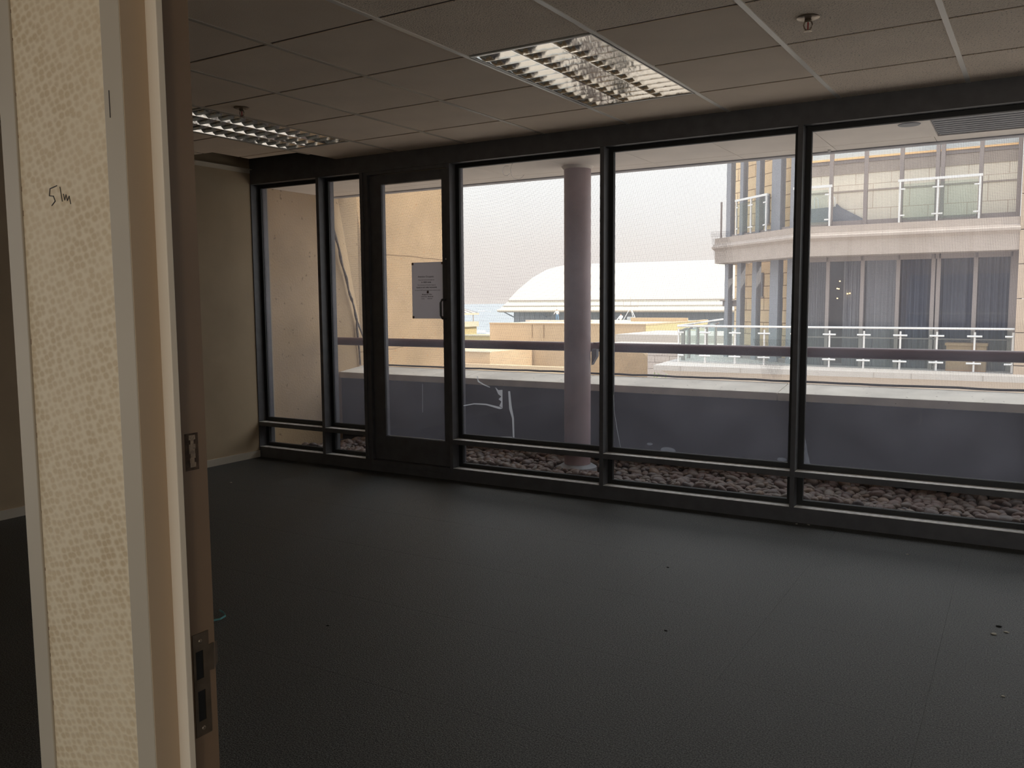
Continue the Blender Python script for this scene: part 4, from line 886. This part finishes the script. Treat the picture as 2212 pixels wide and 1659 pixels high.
# ------------------------------------------------------------------ far buildings and harbour
oc = empty('ochre_building', -46.6, 101, -16, 'long flat-roofed ochre building with a yellow sunlit end wall', 'building')
MB().box(-56.96, -36.3, 90.0, 112, -16, -2.75).build('wall', 'ochre', oc)
MB().box(-36.32, -36.25, 90.0, 112, -16, -2.75).build('end_wall', 'ochre_y', oc)
MB().box(-57.0, -36.2, 89.95, 90.45, -2.75, -2.61).box(-36.7, -36.2, 90.45, 112, -2.75, -2.61).build('roof_edge', 'ochre', oc)
MB().box(-56.9, -36.7, 90.45, 112, -2.80, -2.72).build('roof_deck', 'creamband', oc)
MB().box(-57.6, -47.6, 100, 100.3, -2.75, -2.5).build('roof_kerb', 'gutter', oc); MB().box(-44.0, -36.3, 104, 104.3, -2.75, -2.22).build('roof_kerb', 'ochre', oc)
for x in (-50.9, -49.3, -44.2): MB().box(x, x+0.06, 89.93, 89.95, -4.4, -2.8).build('rain_streak', 'crack', oc)
ow = empty('low_ochre_wall', -54, 82, -16, 'lower ochre wall in front of the flat-roofed building, far left', 'wall')
MB().box(-66, -50.67, 80, 89.5, -16, -5.60).build('wall', 'ochre', ow); MB().box(-66, -50.6, 79.9, 80.2, -5.62, -5.5).build('wall_cap', 'creamband', ow)
MB().box(-66, -33.5, 79.0, 79.9, -16, -6.90).build('plinth', 'ochre', ow)
bs = empty('roof_terrace_block', -70, 100, -16, 'yellow parapet block beside the harbour water', 'wall')
MB().box(-72.9, -62.5, 104, 110, -16, -4.95).build('wall', 'ochre_y', bs); MB().box(-73, -62.4, 103.9, 104.3, -4.97, -4.78).build('wall_cap', 'creamband', bs)
# curved corner building
cu = empty('curved_building', -79.5, 112, -16, 'rounded yellow building with a striped awning at the water', 'building')
def arc(cx, cy, r, a0, a1, n): return [(cx+r*math.cos(a0+(a1-a0)*k/n), cy+r*math.sin(a0+(a1-a0)*k/n)) for k in range(n+1)]
A0, A1 = math.radians(-75), math.radians(5)
def arcwall(r0, r1, za, zb, nm, m, zb2=None):
    o_ = arc(-82.2, 113, r1, A0, A1, 16); i_ = arc(-82.2, 113, r0, A0, A1, 16); mb = MB()
    for k in range(16):
        mb.hexa([(*o_[k], za), (*o_[k+1], za), (*i_[k+1], za), (*i_[k], za), (*o_[k], zb), (*o_[k+1], zb), (*i_[k+1], zb2 or zb), (*i_[k], zb2 or zb)])
    mb.build(nm, m, cu)
arcwall(7.2, 7.8, -16, -3.9, 'curved_wall', 'ochre_y'); arcwall(7.0, 8.2, -3.9, -3.1, 'balcony_band', 'creamband')
for k in range(16):
    o_ = arc(-82.2, 113, 8.2, A0, A1, 16); i_ = arc(-82.2, 113, 4.5, A0, A1, 16); mb = MB(); zo, zi = -1.75, -0.75
    mb.hexa([(*o_[k], zo-0.06), (*o_[k+1], zo-0.06), (*i_[k+1], zi-0.06), (*i_[k], zi-0.06), (*o_[k], zo), (*o_[k+1], zo), (*i_[k+1], zi), (*i_[k], zi)]); mb.build('awning_panel', 'stripe' if k % 2 else 'creamband', cu)
arcwall(8.15, 8.25, -2.05, -1.75, 'awning_valance', 'creamband')
for k in (2, 8, 14):
    a = arc(-82.2, 113, 8.1, A0, A1, 16)[k]; MB().tube([(*a, -3.1), (*a, -1.8)], 0.07, 6).build('awning_pole', 'hot_stone', cu)
# vaulted hall
hl = empty('vaulted_hall', -48, 140, -16, 'large hall under a white vaulted roof across the flat roofs', 'building')
PR = [(125, -1.60), (125.05, -1.30), (126.4, -0.69), (127.9, -0.05), (128.6, 0.55), (131.64, 2.14), (136.7, 4.28), (142, 5.86), (145.7, 6.49), (148.5, 6.85), (153, 7.25), (160, 7.5)]
secs = []
for X in (-77.2, -20.0): secs.append([(X, y, z) for y, z in PR] + [(X, y, z-0.25) for y, z in PR[::-1]])
MB().loft(secs).build('vault_roof', 'roofwhite', hl)
for y, z, hgt in ((127.9, 0.02, 0.16), (126.1, -0.80, 0.08)): MB().box(-77.0, -20, y-0.25, y-0.05, z, z+hgt).build('roof_seam', 'roofline', hl)
MB().tube([(-77.4, 124.9, -1.55), (-20, 124.9, -1.55)], 0.26, 10).build('gutter', 'gutter', hl, smooth=True)
MB().box(-76.0, -20, 128, 160, -16, -1.6).build('wall', 'hallwall', hl)
for k in range(56): MB().box(-76.0+k, -75.9+k, 127.93, 128.0, -6, -1.7).build('wall_rib', 'hallwall', hl)
for x in (-76.6, -70): MB().tube([(x, 125.3, -1.7), (x+0.5, 128, -2.7)], 0.1, 6).build('strut', 'hallwall', hl)
MB().box(-400, 60, 130, 131, -16.2, -16.0).build('quay', 'ground', hl)
se = MB().box(-3000, 1500, 60, 7000, -15.4, -15.2).build('harbour_water', 'sea', kind='structure', label='pale blue harbour water in haze', cat='water')
def boat(x, y, L, lb):
    t = empty('boat', x, y, -15.2, lb, 'boat', 'boats on the harbour')
    MB().loft([[(x-L/2, y-1, -15.2), (x-L/2, y+1, -15.2), (x-L/2, y+1.2, -14.3), (x-L/2, y-1.2, -14.3)], [(x+L/4, y-1, -15.2), (x+L/4, y+1, -15.2), (x+L/4, y+1.2, -14.2), (x+L/4, y-1.2, -14.2)], [(x+L/2, y-0.05, -15.2), (x+L/2, y+0.05, -15.2), (x+L/2, y+0.1, -13.9), (x+L/2, y-0.1, -13.9)]]).build('hull', 'white', t)
    MB().box(x-L/4, x+L/8, y-0.8, y+0.8, -14.3, -13.3).build('cabin', 'white', t)
boat(-215, 333, 11, 'white boat on the water, the nearer of two'); boat(-690, 1070, 30, 'white boat on the water near the horizon, the farther of two')

# ------------------------------------------------------------------ two people and a mast on the far roof
def person(x, y, z, joints, edges, radii, label, zones, headr=0.12):
    me = bpy.data.meshes.new('person'); me.from_pydata(joints, edges, []); o = bpy.data.objects.new('person', me); sc.collection.objects.link(o)
    for m_ in ('jeans', 'shirt', 'skin', 'hair'): me.materials.append(MT[m_])
    md = o.modifiers.new('skin', 'SKIN'); md.use_smooth_shade = True
    for v, r in zip(me.skin_vertices[0].data, radii): v.radius = (r, r)
    me.skin_vertices[0].data[0].use_root = True
    sb = o.modifiers.new('sub', 'SUBSURF'); sb.levels = 1; sb.render_levels = 1
    dg = bpy.context.evaluated_depsgraph_get(); nm = bpy.data.meshes.new_from_object(o.evaluated_get(dg)); o.modifiers.clear(); o.data = nm
    if len(nm.materials) == 0:
        for m_ in ('jeans', 'shirt', 'skin', 'hair'): nm.materials.append(MT[m_])
    for p in nm.polygons: p.material_index = zones(p.center); p.use_smooth = True
    place(o, Vector((x, y, z+ZC)), None); o.name = 'person'; WO[o.name] = Vector((x, y, z+ZC)); tag(o, label, 'person'); return o
J = [(0,0,0.86),(0,0.02,1.08),(0.03,-0.08,1.30),(0.04,-0.14,1.42),(0.05,-0.20,1.52),(0.05,-0.23,1.62),(-0.10,0,0.82),(-0.14,-0.02,0.45),(-0.14,0.02,0.06),(-0.14,-0.14,0.03),(0.10,0,0.82),(0.13,0.02,0.45),(0.13,0.06,0.06),(0.13,-0.10,0.03),
     (-0.18,-0.10,1.28),(-0.32,-0.18,1.08),(-0.42,-0.26,0.86),(0.22,-0.10,1.28),(0.36,-0.20,1.10),(0.46,-0.28,0.90)]
E_ = [(0,1),(1,2),(2,3),(3,4),(4,5),(0,6),(6,7),(7,8),(8,9),(0,10),(10,11),(11,12),(12,13),(2,14),(14,15),(15,16),(2,17),(17,18),(18,19)]
R_ = [0.15,0.14,0.16,0.06,0.10,0.10,0.10,0.075,0.05,0.045,0.10,0.075,0.05,0.045,0.07,0.05,0.04,0.07,0.05,0.04]
person(-54.49, 103.3, -2.71, J, E_, R_, 'person in white top and blue jeans standing bent forward on the far ochre roof', lambda c: 0 if c.z < 0.92 else (3 if c.z > 1.6 else (2 if (c.z > 1.42 or abs(c.x) > 0.36) else 1)))
J2 = [(0,0,0.16),(0,0.02,0.38),(0,-0.02,0.60),(0,-0.04,0.70),(0,-0.07,0.80),(0,-0.08,0.88),(-0.10,-0.05,0.16),(-0.22,-0.35,0.36),(-0.34,-0.60,0.06),(-0.42,-0.68,0.04),(0.10,-0.05,0.16),(0.16,-0.38,0.40),(0.10,-0.56,0.06),(0.10,-0.68,0.04),(-0.19,-0.02,0.56),(-0.28,-0.16,0.38),(-0.26,-0.34,0.30),(0.19,-0.02,0.56),(0.28,-0.14,0.36),(0.22,-0.32,0.34)]
person(-47.99, 110.0, -2.71, J2, E_, R_, 'person in pale clothes sitting on the far ochre roof beside the tripod mast', lambda c: 3 if c.z > 0.86 else (2 if c.z > 0.70 else 1))
am_ = empty('antenna_mast', -46.9, 110.8, -2.72, 'thin white tripod mast with a cross arm on the far ochre roof', 'mast')
for dx, dy in ((-0.95, -0.3), (0.95, -0.3), (0.1, 0.8)): MB().tube([(-46.9+dx, 110.8+dy, -2.70), (-46.9, 110.8, -0.9)], 0.045, 6).build('leg', 'white', am_)
MB().tube([(-46.9, 110.8, -0.9), (-46.9, 110.8, 0.45)], 0.03, 6).build('pole', 'hot_stone', am_)
MB().tube([(-48.0, 110.8, -0.85), (-45.8, 110.8, -0.85)], 0.03, 6).build('cross_arm', 'hot_stone', am_)
for dx in (-1.1, 1.1): MB().tube([(-46.9+dx, 110.8, -0.85), (-46.9+dx, 110.8, 0.05)], 0.025, 6).build('antenna_rod', 'hot_stone', am_)
MB().box(-47.35, -46.5, 110.6, 111.2, -2.70, -2.25).build('ballast_box', 'hallwall', am_)

# ------------------------------------------------------------------ unseen fill lamp added behind the viewer to light the door post
cl = empty('fill_light', 0.2, -0.9, ZT-0.08, 'added round fill light behind the viewer, unseen', 'ceiling light')
MB().lathe(0.2, -0.9, [(0.17, ZT), (0.18, ZT-0.02), (0.16, ZT-0.03)], 24).build('base', 'white_metal', cl)
L_ = bpy.data.lights.new('fill_lamp', 'AREA'); L_.shape = 'DISK'; L_.size = 0.3; L_.energy = 6.0; L_.color = (1.0, 0.80, 0.56)
lo = bpy.data.objects.new('fill_lamp', L_); sc.collection.objects.link(lo); place(lo, Vector((0.2, -0.9, ZT-0.05+ZC)), cl)
# corridor ceiling board under the plenum
MB().box(XL-0.2, XR+0.1, YB, YF, ZT, ZT+0.02).build('corridor_board', 'ceil_smooth', cei)
